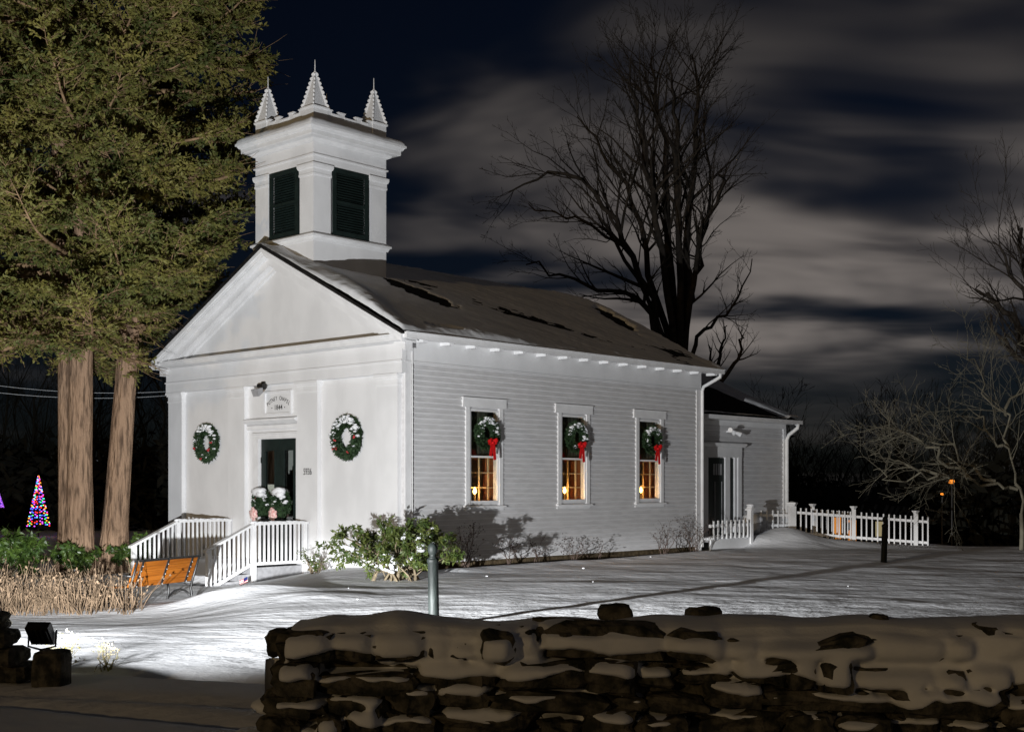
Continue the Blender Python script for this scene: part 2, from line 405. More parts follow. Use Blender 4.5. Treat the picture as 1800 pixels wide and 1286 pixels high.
def axis_pts(lo, a, b, hi, d):
    mid = np.arange(a, b + 1e-6, d)
    l = [a]; s_ = d
    while l[-1] > lo: s_ *= 1.28; l.append(l[-1] - s_)
    r = [mid[-1]]; s_ = d
    while r[-1] < hi: s_ *= 1.28; r.append(r[-1] + s_)
    return np.concatenate([np.array(l[1:])[::-1], mid, np.array(r[1:])])
gx = axis_pts(-600, -13, 15, 600, 0.11); gy = axis_pts(-60, 6.5, 40, 900, 0.11)
GX, GY = np.meshgrid(gx, gy); GV = np.stack([GX, GY, gz(GX, GY)], -1).reshape(-1, 3)
nx = len(gx); ii = np.arange((len(gy) - 1) * nx).reshape(-1, nx)[:, :-1].ravel()
ground = np_mesh('snowy_ground', GV, np.stack([ii, ii + 1, ii + nx + 1, ii + nx], 1), M['snow'], sm=True)
tag(ground, 'wind-blown snow covering the chapel yard', None, kind='structure')

# ================================================================= the chapel
RZ = math.atan2(UY, UX)
chapel = thing('chapel', 'white clapboard chapel with square belfry, pediment and wreathed windows', 'chapel', (C0[0], C0[1], 0), RZ)
FW, SL = 8.40, 10.35                    # front width (v), side length (u)
WIN = [(1.80, 2.70), (4.76, 5.66), (7.68, 8.58)]
WZ0, WZ1 = 1.30, 3.31

def wall_boxes(mb, a0, a1, z0, z1, holes, put):
    """boxes of a wall with rectangular holes (a0,a1,z0,z1); put(a,b,za,zb)"""
    cuts = sorted(set([a0, a1] + [h[0] for h in holes] + [h[1] for h in holes]))
    for i in range(len(cuts) - 1):
        a, b = cuts[i], cuts[i + 1]
        hs = [h for h in holes if h[0] <= a + 1e-6 and h[1] >= b - 1e-6]
        if not hs: put(a, b, z0, z1)
        else:
            h = hs[0]; put(a, b, z0, h[2]); put(a, b, h[3], z1)
# side wall sheathing + clapboards
mb = MB(); wall_boxes(mb, 0.0, SL, -0.3, 4.55, [(a, b, WZ0, WZ1) for a, b in WIN], lambda a, b, c, d: mb.box(a, b, 0.0, 0.14, c, d))
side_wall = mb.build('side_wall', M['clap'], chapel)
side_wall['label'] = 'long clapboard wall with three windows'
EXPO = 0.1085
def clap_seg(parent, a0, a1, z, v0, jit):
    """one tapered clapboard on a wall facing -v"""
    t = 0.031 + jit
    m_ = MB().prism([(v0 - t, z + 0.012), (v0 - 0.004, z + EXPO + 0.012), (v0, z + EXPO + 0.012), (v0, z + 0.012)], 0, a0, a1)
    m_.mi = 1; m_.prism([(v0 - t + 0.006, z - 0.004), (v0 - t - 0.006, z + 0.003), (v0 - t - 0.001, z + 0.016), (v0, z + 0.011), (v0, z - 0.004)], 0, a0, a1)  # lighter colour on this edge bead stands in for light catching the lower edge
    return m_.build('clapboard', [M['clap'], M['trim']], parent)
rc = random.Random(3)
z = 0.12
while z < 4.14:
    segs = [(0.135, SL - 0.20)]
    mid = z + EXPO / 2
    if WZ0 - 0.12 < mid < WZ1 + 0.20:
        cut = []
        e = 0.115 if mid < WZ1 + 0.02 else 0.20
        x_ = segs[0][0]
        for a, b in WIN:
            cut.append((x_, a - e)); x_ = b + e
        cut.append((x_, segs[0][1])); segs = cut
    for a, b in segs:
        if b - a > 4 and rc.random() < 0.55:      # butt joint somewhere along a long board
            j = rc.uniform(a + 1.2, b - 1.2)
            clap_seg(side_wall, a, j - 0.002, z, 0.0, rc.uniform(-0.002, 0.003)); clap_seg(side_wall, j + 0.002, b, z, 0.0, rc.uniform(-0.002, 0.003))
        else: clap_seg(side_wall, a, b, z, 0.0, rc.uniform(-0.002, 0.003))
    z += EXPO
# other walls
mb = MB(); wall_boxes(mb, 0.15, FW, -0.3, 4.55, [(3.45, 4.81, 0.0, 2.73)], lambda a, b, c, d: mb.box(0.0, 0.14, a, b, c, d))
front_wall = mb.build('front_wall', M['white'], chapel)
MB().box(0.15, SL - 0.15, FW - 0.14, FW - 0.003, -0.3, 4.55).build('far_side_wall', M['white'], chapel)
MB().box(SL - 0.14, SL - 0.003, 0.15, FW - 0.15, -0.3, 4.55).prism([(0.15, 4.55), (FW - 0.15, 4.55), (4.2, 6.55)], 0, SL - 0.14, SL - 0.003).build('rear_wall', M['white'], chapel)
inn = MB()
inn.box(0.16, SL - 0.16, 0.16, FW - 0.16, -0.05, 0.03); inn.box(0.16, SL - 0.16, 0.16, FW - 0.16, 4.40, 4.46)
inn.box(0.16, SL - 0.16, 3.0, 3.05, 0.03, 4.40)
inn.build('interior_partition', M['inwall'], chapel)
MB().box(0.02, 0.135, 0.15, 0.16, -0.3, 4.5).build('corner_block', M['white'], chapel)
# foundation line / bare earth under the boards
MB().box(0.02, SL, -0.012, 0.0, -0.3, 0.115).build('foundation', M['dirt'], chapel)
# corner boards and side trim
MB().box(-0.03, 0.13, -0.045, -0.002, -0.3, 4.17).build('corner_board', M['trim'], chapel)
MB().box(SL - 0.20, SL + 0.02, -0.042, -0.002, -0.3, 4.17).build('corner_board', M['trim'], chapel)
MB().box(-0.05, SL + 0.02, -0.035, -0.002, 4.17, 4.612).box(-0.06, SL + 0.02, -0.055, -0.002, 4.16, 4.185).build('side_frieze', M['white'], chapel)
# front trim: pilasters with capitals, architrave, frieze
for a, b in ((0.10, 0.72), (2.63, 3.33), (5.25, 5.88), (7.80, 8.38)):
    pl = MB().box(-0.11, -0.002, a, b, -0.3, 3.70).build('pilaster', M['white'], chapel)
    MB().box(-0.125, -0.002, a - 0.015, b + 0.015, 3.70, 3.74).box(-0.115, -0.002, a - 0.004, b + 0.004, 3.74, 3.84)\
        .box(-0.14, -0.002, a - 0.03, b + 0.03, 3.84, 3.88).box(-0.165, -0.002, a - 0.05, b + 0.05, 3.88, 3.935).build('capital', M['trim'], pl)
MB().box(-0.13, -0.002, -0.05, FW + 0.06, 3.937, 4.165).box(-0.155, -0.002, -0.052, FW + 0.07, 4.165, 4.195).build('architrave', M['white'], chapel)
MB().box(-0.12, -0.002, -0.048, FW + 0.06, 4.197, 4.53).build('front_frieze', M['white'], chapel)
# horizontal cornice
MB().prism([(-0.14, 4.532), (-0.30, 4.56), (-0.30, 4.64), (-0.33, 4.66), (-0.33, 4.69), (-0.002, 4.735), (-0.002, 4.532)], 1, -0.32, FW + 0.33).build('horizontal_cornice', M['trim'], chapel)
# pediment
ZE, ZA, VL, VR, VM = 4.66, 6.90, 8.74, -0.34, 4.2
SLP = (ZA - ZE) / (VM - VR)
def chev(m_, o1, o2, ua, ub, trim=0.0):
    t = trim
    return m_.prism([(VR + t, ZE + o1 + t * SLP), (VM, ZA + o1), (VL - t, ZE + o1 + t * SLP), (VL - t, ZE + o2 + t * SLP), (VM, ZA + o2), (VR + t, ZE + o2 + t * SLP)], 0, ua, ub)
tz = ZA - 0.44
MB().prism([(0.05, 4.62), (VM, ZA - 0.25), (FW - 0.05, 4.62)], 0, 0.0, 0.06).build('tympanum', M['white'], chapel)
rk = chev(MB(), 0.0, -0.085, -0.42, 0.02).build('raking_crown', M['trim'], chapel)
rk = MB(); chev(rk, -0.087, -0.125, -0.385, 0.02, 0.02); chev(rk, -0.127, -0.165, -0.36, 0.02, 0.03); rk.build('raking_moulding', M['trim'], chapel)
rk = MB(); chev(rk, -0.167, -0.36, -0.20, -0.001, 0.12); chev(rk, -0.362, -0.45, -0.07, -0.001, 0.30); rk.build('raking_fascia', M['white'], chapel)
# roof slabs
UE = 10.85
def slope_pt(vv): return ZE + (min(vv, 2 * VM - vv) - VR) * SLP
roof = MB().prism([(VR - 0.04, ZE + 0.0), (VM, ZA + 0.02), (VL + 0.04, ZE + 0.0), (VL + 0.04, ZE + 0.05), (VM, ZA + 0.09), (VR - 0.04, ZE + 0.05)], 0, -0.44, UE).build('roof', M['shingle'], chapel)
# snow lying on the roof slope towards us: thick sheet with bare shingle streaks
def roof_snow():
    uu = np.linspace(-0.42, UE + 0.02, 300); ss = np.linspace(-0.005, 1.0, 110)
    U_, S_ = np.meshgrid(uu, ss)
    th = 0.040 + 0.075 * fbm(U_ * 0.35 + S_ * 2.2, S_ * 2.6 + U_ * 0.15, 31, 3) + 0.020 * fbm(U_ * 1.6 + S_ * 7, S_ * 16, 37, 4)
    g = lambda cu, cs, su, s2, h, k=0.0: h * np.exp(-((U_ - cu - k * (S_ - cs)) / su) ** 2 - ((S_ - cs) / s2) ** 2)
    rag = 0.85 * fbm(U_ * 2.2 + S_ * 4, S_ * 22, 41, 4)
    th += 0.016 * fbm(U_ * 6 + S_ * 18, S_ * 46, 43, 3)
    th += g(-0.05, 0.40, 0.42, 0.32, 0.20, 0.8)                      # drift along the rake
    th += g(1.75, 0.055, 1.3, 0.06, 0.10, -6.0)                      # wind-packed lip at the eave
    patch = np.maximum(g(2.55, 0.57, 0.60, 0.21, 1.0, -1.9), g(10.05, 0.64, 0.50, 0.24, 1.0, 2.2))
    patch = np.maximum(patch, g(1.15, 0.085, 0.55, 0.035, 0.9, -5)); patch = np.maximum(patch, 0.95 * g(0.9, 0.97, 0.55, 0.10, 1.0))
    th -= 0.30 * sstep(patch + rag * 0.45, 0.42, 0.62)
    th += 0.05 * sstep(U_, UE - 0.5, UE) * sstep(0.3 - S_, 0, 0.3)
    edge = sstep(S_, -0.01, 0.02) * sstep(U_, -0.44, -0.36)
    th = np.where(th > 0, th * (0.25 + 0.75 * edge), th)
    V_ = VR - 0.05 + (VM - VR + 0.05) * S_; Z_ = ZE + 0.05 + (ZA + 0.04 - ZE) * S_ + th
    P = np.stack([U_, V_, Z_], -1).reshape(-1, 3); n = len(uu)
    i_ = np.arange((len(ss) - 1) * n).reshape(-1, n)[:, :-1].ravel()
    return P, np.stack([i_, i_ + 1, i_ + n + 1, i_ + n], 1)
P_, F_ = roof_snow(); o = np_mesh('roof_snow', P_, F_, M['snow_soft'], roof, sm=True); o['kind'] = 'stuff'
# snow on the far slope, simple thick sheet
MB().prism([(VM + 0.02, ZA + 0.10), (VL, ZE + 0.06), (VL, ZE + 0.12), (VM + 0.02, ZA + 0.15)], 0, 2.4, UE - 0.1).build('roof_snow', M['snow_soft'], roof)
# gutter with soffit brackets
MB().box(-0.36, UE, VR - 0.10, VR + 0.0, 4.585, 4.70).box(-0.36, UE, VR - 0.115, VR - 0.10, 4.675, 4.705).build('gutter', M['trim'], chapel)
MB().box(-0.30, SL + 0.4, VR + 0.002, -0.003, 4.61, 4.635).build('soffit', M['trim'], chapel)
for k in range(15):
    a = 0.20 + k * 0.742
    MB().box(a, a + 0.13, VR + 0.035, -0.036, 4.545, 4.609).build('eave_bracket', M['trim'], chapel)
# downspouts
MB().tube([(10.72, -0.39, 4.60), (10.72, -0.38, 4.50), (10.62, -0.28, 4.42), (10.42, -0.07, 4.25), (10.39, -0.05, 4.14), (10.39, -0.05, 0.1)], 0.045, 8).build('downspout', M['trim'], chapel, True)
MB().tube([(0.20, -0.045, 4.53), (0.17, -0.05, 4.47), (0.145, -0.055, 4.40), (0.145, -0.058, 0.3)], 0.012, 6).build('conduit', M['trim'], chapel, True)
# windows
for k, (a, b) in enumerate(WIN):
    c = (a + b) / 2
    w = MB().box(a - 0.12, a, -0.05, 0.0, WZ0 - 0.03, WZ1 + 0.03).box(b, b + 0.12, -0.05, 0.0, WZ0 - 0.03, WZ1 + 0.03).build('window', M['trim'], chapel)
    MB().box(a - 0.215, b + 0.215, -0.058, 0.0, WZ1 + 0.032, WZ1 + 0.215).box(a - 0.225, b + 0.225, -0.072, 0.0, WZ1 + 0.215, WZ1 + 0.235).build('window_head', M['trim'], w)
    MB().prism([(-0.10, WZ0 - 0.065), (-0.10, WZ0 - 0.035), (0.0, WZ0 - 0.015), (0.0, WZ0 - 0.065)], 0, a - 0.17, b + 0.17).box(a - 0.14, b + 0.14, -0.04, 0.0, WZ0 - 0.13, WZ0 - 0.066).build('window_sill', M['trim'], w)
    fr = MB()                                             # white storm frame
    fr.box(a, a + 0.045, -0.03, 0.03, WZ0, WZ1).box(b - 0.045, b, -0.03, 0.03, WZ0, WZ1)
    fr.box(a + 0.045, b - 0.045, -0.03, 0.03, WZ0, WZ0 + 0.075).box(a + 0.045, b - 0.045, -0.03, 0.03, WZ1 - 0.05, WZ1).box(a + 0.045, b - 0.045, -0.028, 0.028, 2.285, 2.325)
    fr.build('storm_frame', M['trim'], w)
    MB().box(a + 0.045, b - 0.045, -0.004, 0.004, WZ0 + 0.075, 2.285).build('pane', M['glass'], w)
    MB().box(a + 0.045, b - 0.045, -0.004, 0.004, 2.325, WZ1 - 0.05).build('pane', M['glass'], w)
    sa = MB()                                             # inner divided sash, set well back
    for q in range(5): sa.box(a + 0.02 + q * 0.285, a + 0.05 + q * 0.285, 0.27, 0.30, WZ0, WZ1)
    for zz in (1.31, 1.65, 1.97, 2.30, 2.65, 2.98): sa.box(a - 0.05, b + 0.42, 0.273, 0.297, zz - 0.012, zz + 0.012)
    sa.build('muntins', M['sash'], w)
    cu = MB()                                             # dark drawn blind in the upper half, folds
    nf = 34; pts = [(a - 0.02 + (b - a + 0.44) * i / nf, 0.20 + 0.03 * (i % 2) + 0.01 * math.sin(i * 1.7)) for i in range(nf + 1)]
    for i in range(nf): cu.add([(pts[i][0], pts[i][1], 2.30), (pts[i+1][0], pts[i+1][1], 2.30), (pts[i+1][0], pts[i+1][1], 3.35), (pts[i][0], pts[i][1], 3.35)], [(0, 1, 2, 3)])
    cu.build('curtain', M['curtain'], w)
    cu = MB(); pts = [(b + 0.05 + 0.06 * i, 0.50 + 0.06 * (i % 2)) for i in range(11)]      # side curtain in the lower half
    for i in range(10): cu.add([(pts[i][0], pts[i][1], 1.2), (pts[i+1][0], pts[i+1][1], 1.2), (pts[i+1][0], pts[i+1][1], 2.6), (pts[i][0], pts[i][1], 2.6)], [(0, 1, 2, 3)])
    cu.build('curtain', M['drape'], w)
    MB().box(a - 0.05, b + 0.42, 0.142, 0.36, WZ0 - 0.05, WZ0 - 0.002).box(a - 0.08, a - 0.05, 0.142, 0.42, WZ0 - 0.05, WZ1).box(b + 0.42, b + 0.45, 0.142, 0.42, WZ0 - 0.05, WZ1).build('inner_reveal', M['sash'], w)
# door surround, plaque
ds = MB().box(-0.05, -0.002, 4.815, 5.02, 0.0, 2.83).box(-0.05, -0.002, 3.33, 3.445, 0.0, 2.83).box(-0.05, -0.002, 3.445, 4.815, 2.735, 2.83)
ds.box(-0.07, -0.002, 3.335, 5.03, 2.832, 2.87).build('door_frame', M['trim'], chapel)
MB().prism([(-0.002, 3.04), (-0.09, 3.08), (-0.17, 3.13), (-0.17, 3.17), (-0.002, 3.215)], 1, 3.34, 5.24).box(-0.06, -0.002, 3.34, 5.24, 2.95, 3.04).build('door_hood', M['trim'], chapel)
plq = MB().box(-0.02, -0.002, 3.66, 4.56, 3.30, 3.75).build('name_plaque', M['white'], chapel)
MB().box(-0.055, -0.002, 3.62, 3.66, 3.26, 3.79).box(-0.055, -0.002, 4.56, 4.60, 3.26, 3.79).box(-0.055, -0.002, 3.66, 4.56, 3.26, 3.30).box(-0.055, -0.002, 3.66, 4.56, 3.75, 3.79).build('plaque_frame', M['trim'], plq)
def text_mesh(txt, size):
    cu = bpy.data.curves.new('t', 'FONT'); cu.body = txt; cu.size = size; cu.align_x = 'CENTER'; cu.extrude = 0.002; cu.resolution_u = 3
    cu.offset = size * 0.006
    o_ = bpy.data.objects.new('t', cu); COL.objects.link(o_); bpy.context.view_layer.update()
    me = bpy.data.meshes.new_from_object(o_); bpy.data.objects.remove(o_)
    vs = [tuple(v.co) for v in me.vertices]; fs = [tuple(p.vertices) for p in me.polygons]
    bpy.data.meshes.remove(me); return vs, fs
def put_text(m_, txt, size, v, z, u, rot=0.0, sx=1.0):
    """text on the front wall: reading direction is -v"""
    vs, fs = text_mesh(txt, size); ca, sa_ = math.cos(rot), math.sin(rot); out = []
    for x, y, w_ in vs:
        x *= sx; X = x * ca - y * sa_; Y = x * sa_ + y * ca
        out.append((u - w_, v - X, z + Y))
    m_.add(out, [tuple(reversed(f)) for f in fs])
lt = MB(); ARC = 'PUTNEY CHAPEL'; RA = 0.62; n_ = len(ARC)
for i, ch in enumerate(ARC):
    if ch == ' ': continue
    th = (i - (n_ - 1) / 2) * 0.104
    put_text(lt, ch, 0.125, 4.11 - RA * math.sin(th), 3.585 - RA * (1 - math.cos(th)), -0.021, -th, 0.74)
put_text(lt, '1844', 0.16, 4.11, 3.37, -0.021, 0, 0.95)
for q in (-0.23, 0.23): lt.box(-0.024, -0.021, 4.11 + q - 0.012, 4.11 + q + 0.012, 3.405, 3.43)
lt.build('lettering', M['ink'], plq)
nm = MB(); put_text(nm, '5936', 0.20, 2.96, 1.93, -0.112, 0, 0.72); nm.build('house_number', M['ink'], chapel)
# doors
for a, b in ((3.455, 4.125), (4.135, 4.805)):
    d = MB().box(0.03, 0.075, a, a + 0.15, 0.03, 2.725).box(0.03, 0.075, b - 0.15, b, 0.03, 2.725).box(0.03, 0.075, a + 0.15, b - 0.15, 0.03, 0.95).box(0.03, 0.075, a + 0.15, b - 0.15, 2.47, 2.725)
    d = d.build('door', M['green'], chapel)
    MB().box(0.05, 0.056, a + 0.15, b - 0.15, 0.95, 2.47).build('pane', M['glass'], d)
    MB().box(0.015, 0.03, a + 0.15, a + 0.17, 0.93, 2.49).box(0.015, 0.03, b - 0.17, b - 0.15, 0.93, 2.49).box(0.015, 0.03, a + 0.17, b - 0.17, 0.93, 0.95).box(0.015, 0.03, a + 0.17, b - 0.17, 2.47, 2.49).build('pane_moulding', M['green'], d)
    for hz in (0.4, 2.2): MB().box(0.015, 0.03, (b if a > 4 else a) - 0.012, (b if a > 4 else a) + 0.012, hz, hz + 0.13).build('hinge', M['black_iron'], d)
MB().tube([(0.03, 4.09, 1.05), (-0.02, 4.09, 1.06), (-0.02, 4.09, 1.22), (0.03, 4.09, 1.23)], 0.01, 6).build('door_pull', M['black_iron'], chapel, True)
MB().box(0.070, 0.074, 4.32, 4.62, 1.42, 1.72).build('paper_notice', M['paper'], chapel)
MB().box(1.2, 1.3, 4.35, 5.2, 0.03, 2.15).build('interior_door', M['inwood'], chapel)

# ---------------- belfry
BU0, BU1, BV0, BV1 = 0.16, 2.26, 3.10, 5.20
MB().box(BU0, BU1, BV0, BV1, 5.3, 7.085).build('belfry_base', M['white'], chapel)
MB().ring(BU0, BU1, BV0, BV1, [(-0.05, 7.03), (0.03, 7.03), (0.045, 7.07), (0.06, 7.10), (0.09, 7.11), (0.09, 7.15), (0.04, 7.19), (-0.05, 7.19)]).build('belfry_base_moulding', M['trim'], chapel)
MB().box(BU0 + 0.10, BU1 - 0.10, BV0 + 0.10, BV1 - 0.10, 7.10, 9.1).build('belfry_core', M['white'], chapel)
PW = 0.48
for cu_, cv_ in ((0, 0), (0, 1), (1, 0), (1, 1)):
    a0, a1 = (BU0, BU0 + PW) if cu_ == 0 else (BU1 - PW, BU1)
    b0, b1 = (BV0, BV0 + PW) if cv_ == 0 else (BV1 - PW, BV1)
    p_ = MB().box(a0, a1, b0, b1, 7.192, 8.50).build('belfry_pilaster', M['white'], chapel)
    MB().ring(a0, a1, b0, b1, [(-0.03, 8.44), (0.015, 8.44), (0.02, 8.48), (0.012, 8.50), (0.012, 8.58), (0.035, 8.60), (0.05, 8.65), (0.05, 8.70), (-0.03, 8.70)]).build('belfry_capital', M['trim'], p_)
MB().ring(BU0, BU1, BV0, BV1, [(-0.15, 8.702), (0.0, 8.702), (0.0, 8.86), (0.035, 8.87), (0.035, 8.90), (0.0, 8.91), (-0.001, 9.15), (-0.15, 9.15)]).build('belfry_entablature', M['white'], chapel)
MB().ring(BU0, BU1, BV0, BV1, [(-0.15, 9.151), (0.02, 9.151), (0.06, 9.17), (0.10, 9.22), (0.22, 9.235), (0.24, 9.25), (0.24, 9.34), (0.27, 9.35), (0.30, 9.40), (0.33, 9.41), (0.33, 9.46), (-0.15, 9.50)]).build('belfry_cornice', M['trim'], chapel)
rp = [(-0.2, 9.48), (0.31, 9.472), (0.18, 9.56), (0.06, 9.64), (-0.2, 9.66)]
def skirt():
    nb_ = 48; lo_ = []; V = []
    path = []
    for (ax, ay), (bx2, by2) in (((0, 0), (1, 0)), ((1, 0), (1, 1)), ((1, 1), (0, 1)), ((0, 1), (0, 0))):
        for k in range(nb_): t_ = k / nb_; path.append((ax + (bx2 - ax) * t_, ay + (by2 - ay) * t_))
    path = np.array(path); lv = [(0.325, 9.462), (0.31, 9.52), (0.26, 9.58), (0.18, 9.615), (0.06, 9.63), (-0.08, 9.62)]
    for j, (o_, z_) in enumerate(lv):
        x = BU0 - o_ + (BU1 - BU0 + 2 * o_) * path[:, 0]; y = BV0 - o_ + (BV1 - BV0 + 2 * o_) * path[:, 1]
        dz = (0.032 * fbm(path[:, 0] * 4.5 + 3, path[:, 1] * 4.5 + 9, 77, 3)) * (j > 0)
        V.append(np.stack([x, y, z_ + dz], 1))
    n = len(path); V = np.concatenate(V); i_ = np.arange(n); F = []
    for j in range(len(lv) - 1): F.append(np.stack([j * n + i_, j * n + (i_ + 1) % n, (j + 1) * n + (i_ + 1) % n, (j + 1) * n + i_], 1))
    np_mesh('belfry_skirt_roof', V, np.concatenate(F), M['snow_soft'], chapel, sm=True)
skirt()
MB().box(BU0 + 0.18, BU1 - 0.18, BV0 + 0.18, BV1 - 0.18, 9.5, 9.70).build('belfry_deck', M['snow_soft'], chapel)
# louvred shutters (front, side and the two hidden faces)
def shutter(face):
    z0, z1 = 7.215, 8.69
    if face in ('f', 'r'):
        u0 = BU0 + 0.03 if face == 'f' else BU1 - 0.03; sg = -1 if face == 'f' else 1
        a, b = BV0 + PW + 0.06, BV1 - PW - 0.06
        bx_ = lambda m_, p, q, zz0, zz1, d0, d1: m_.box(u0 + sg * d0, u0 + sg * d1, p, q, zz0, zz1)
    else:
        v0 = BV0 + 0.03 if face == 's' else BV1 - 0.03; sg = -1 if face == 's' else 1
        a, b = BU0 + PW + 0.06, BU1 - PW - 0.06
        bx_ = lambda m_, p, q, zz0, zz1, d0, d1: m_.box(p, q, v0 + sg * d0, v0 + sg * d1, zz0, zz1)
    m_ = MB(); bx_(m_, a, a + 0.09, z0, z1, 0, 0.05); bx_(m_, b - 0.09, b, z0, z1, 0, 0.05); bx_(m_, a + 0.09, b - 0.09, z0, z0 + 0.10, 0, 0.05); bx_(m_, a + 0.09, b - 0.09, z1 - 0.10, z1, 0, 0.05)
    bx_(m_, a + 0.09, b - 0.09, (z0 + z1) / 2 - 0.03, (z0 + z1) / 2 + 0.03, 0, 0.045)
    bx_(m_, a + 0.09, b - 0.09, z0 + 0.10, z1 - 0.10, -0.03, -0.022)
    sh = m_.build('louvred_shutter', M['green'], chapel)
    zz = z0 + 0.12
    while zz < z1 - 0.13:
        if abs(zz + 0.02 - (z0 + z1) / 2) > 0.045:
            sl = MB()
            prof = [(0.040, zz), (0.046, zz + 0.007), (-0.010, zz + 0.040), (-0.016, zz + 0.034)]
            if face in ('f', 'r'): sl.prism([(u0 + sg * d_, zq) for d_, zq in prof], 1, a + 0.088, b - 0.088)
            else: sl.prism([(v0 + sg * d_, zq) for d_, zq in prof], 0, a + 0.088, b - 0.088)
            sl.build('louvre_slat', M['green'], sh)
        zz += 0.056
for f_ in 'fsrl': shutter(f_)
# crenellated parapet + pinnacles
def parapet(face):
    t = 0.05; PD = 0.40
    lo = (BV0 if face in 'fr' else BU0) + PD; hi = (BV1 if face in 'fr' else BU1) - PD
    pr = [(lo, 9.60), (hi, 9.60)]; L_ = hi - lo
    step = [(0.0, 0.32), (0.10, 0.32), (0.10, 0.245), (0.24, 0.245), (0.24, 0.315), (0.38, 0.315), (0.38, 0.225), (0.62, 0.225), (0.62, 0.315), (0.76, 0.315), (0.76, 0.245), (0.90, 0.245), (0.90, 0.32), (1.0, 0.32)]
    d0 = {'f': BU0 + 0.02, 'r': BU1 - 0.02 - t, 's': BV0 + 0.02, 'l': BV1 - 0.02 - t}[face]
    m_ = MB(); cap = MB()
    for i in range(0, len(step) - 1, 2):
        a = lo + L_ * step[i][0]; b = lo + L_ * step[i + 1][0]; h_ = step[i][1]
        if face in 'fr': m_.box(d0, d0 + t, a, b, 9.58, 9.60 + h_); cap.box(d0 - 0.02, d0 + t + 0.02, a - 0.012, b + 0.012, 9.60 + h_, 9.625 + h_)
        else: m_.box(a, b, d0, d0 + t, 9.58, 9.60 + h_); cap.box(a - 0.012, b + 0.012, d0 - 0.02, d0 + t + 0.02, 9.60 + h_, 9.625 + h_)
    p_ = m_.build('parapet', M['white'], chapel); cap.build('parapet_coping', M['trim'], p_)
for f_ in 'fsrl': parapet(f_)
for cu_, cv_ in ((0, 0), (0, 1), (1, 0), (1, 1)):
    q = 0.40
    a0 = BU0 if cu_ == 0 else BU1 - q; b0 = BV0 if cv_ == 0 else BV1 - q
    pd = MB().box(a0, a0 + q, b0, b0 + q, 9.57, 9.91).build('pinnacle_pedestal', M['white'], chapel)
    MB().ring(a0, a0 + q, b0, b0 + q, [(-0.05, 9.90), (0.015, 9.90), (0.03, 9.925), (0.03, 9.95), (-0.05, 9.965)]).box(a0, a0 + q, b0, b0 + q, 9.94, 9.962).build('pedestal_cap', M['trim'], pd)
    cx, cy = a0 + q / 2, b0 + q / 2; hb = 0.185; zb, zt = 9.955, 10.74
    py_ = MB().add([(cx-hb,cy-hb,zb),(cx+hb,cy-hb,zb),(cx+hb,cy+hb,zb),(cx-hb,cy+hb,zb),(cx,cy,zt)], [(3,2,1,0),(0,1,4),(1,2,4),(2,3,4),(3,0,4)]).build('pinnacle', M['white'], chapel)
    cr = MB()
    for sx, sy in ((-1, -1), (1, -1), (1, 1), (-1, 1)):     # scalloped fins on the four arrises
        prof = []
        for k in range(8):
            t0 = k / 8; 
            for j in range(6):
                t = t0 + j / 6 / 8; bul = 0.010 + 0.05 * math.sin(math.pi * j / 6) ** 0.7
                prof.append(((1 - t) * hb * 1.414 + bul, zb + (zt - zb) * t))
        pts = prof + [(0.012, zt)]; n_ = len(pts)
        inn_ = [((1 - k / (n_ - 1)) * hb * 1.414 * 0.9, zb + (zt - zb) * k / (n_ - 1)) for k in range(n_)]
        dx, dy = sx * 0.7071, sy * 0.7071; nx_, ny_ = -dy, dx; w_ = 0.013
        vs = []
        for (r_, z_), (ri, zi) in zip(pts, inn_):
            for s_ in (-1, 1):
                vs.append((cx + dx * r_ + nx_ * w_ * s_, cy + dy * r_ + ny_ * w_ * s_, z_)); vs.append((cx + dx * ri + nx_ * w_ * s_, cy + dy * ri + ny_ * w_ * s_, zi))
        fs = []
        for k in range(n_ - 1):
            o_ = k * 4; p2 = o_ + 4
            fs += [(o_, o_ + 1, p2 + 1, p2), (o_ + 2, p2 + 2, p2 + 3, o_ + 3), (o_, p2, p2 + 2, o_ + 2)]
        cr.add(vs, fs)
    cr.build('crockets', M['trim'], py_)
    MB().lathe([(0.022, zt - 0.03), (0.026, zt + 0.01), (0.012, zt + 0.04), (0.008, zt + 0.26), (0.001, zt + 0.28)], 8, (cx, cy)).build('finial_rod', M['trim'], py_)

# ---------------- annex
AV, AU1, AZ = 0.52, 15.50, 3.46
aw = MB().box(SL, AU1, AV, AV + 0.14, -0.3, AZ).build('annex_wall', M['clap'], chapel)
z = 0.12
while z < 3.30:
    mid = z + 0.065
    segs = [(SL + 0.03, 11.05), (13.06, AU1 - 0.13)] if mid < 2.86 else [(SL + 0.03, AU1 - 0.13)]
    for a, b in segs:
        t = 0.026
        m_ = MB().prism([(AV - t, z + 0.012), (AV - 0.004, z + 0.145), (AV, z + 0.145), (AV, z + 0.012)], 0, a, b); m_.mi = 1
        m_.prism([(AV - t + 0.006, z - 0.004), (AV - t - 0.006, z + 0.003), (AV - t - 0.001, z + 0.016), (AV, z + 0.011), (AV, z - 0.004)], 0, a, b).build('clapboard', [M['clap'], M['trim']], aw)  # pale edge strip: the lower-edge highlight is put into the colour
    z += 0.133
MB().box(AU1 - 0.13, AU1 + 0.02, AV - 0.045, AV - 0.002, -0.3, 3.33).build('corner_board', M['trim'], chapel)
MB().box(SL, AU1 + 0.02, AV - 0.036, AV - 0.002, 3.33, 3.50).build('annex_frieze', M['white'], chapel)
MB().box(AU1 - 0.14, AU1, AV + 0.14, 7.5, -0.3, AZ).prism([(AV, AZ), (7.5, AZ), (4.0, AZ + 1.5)], 0, AU1 - 0.14, AU1 - 0.002).build('annex_end_wall', M['white'], chapel)
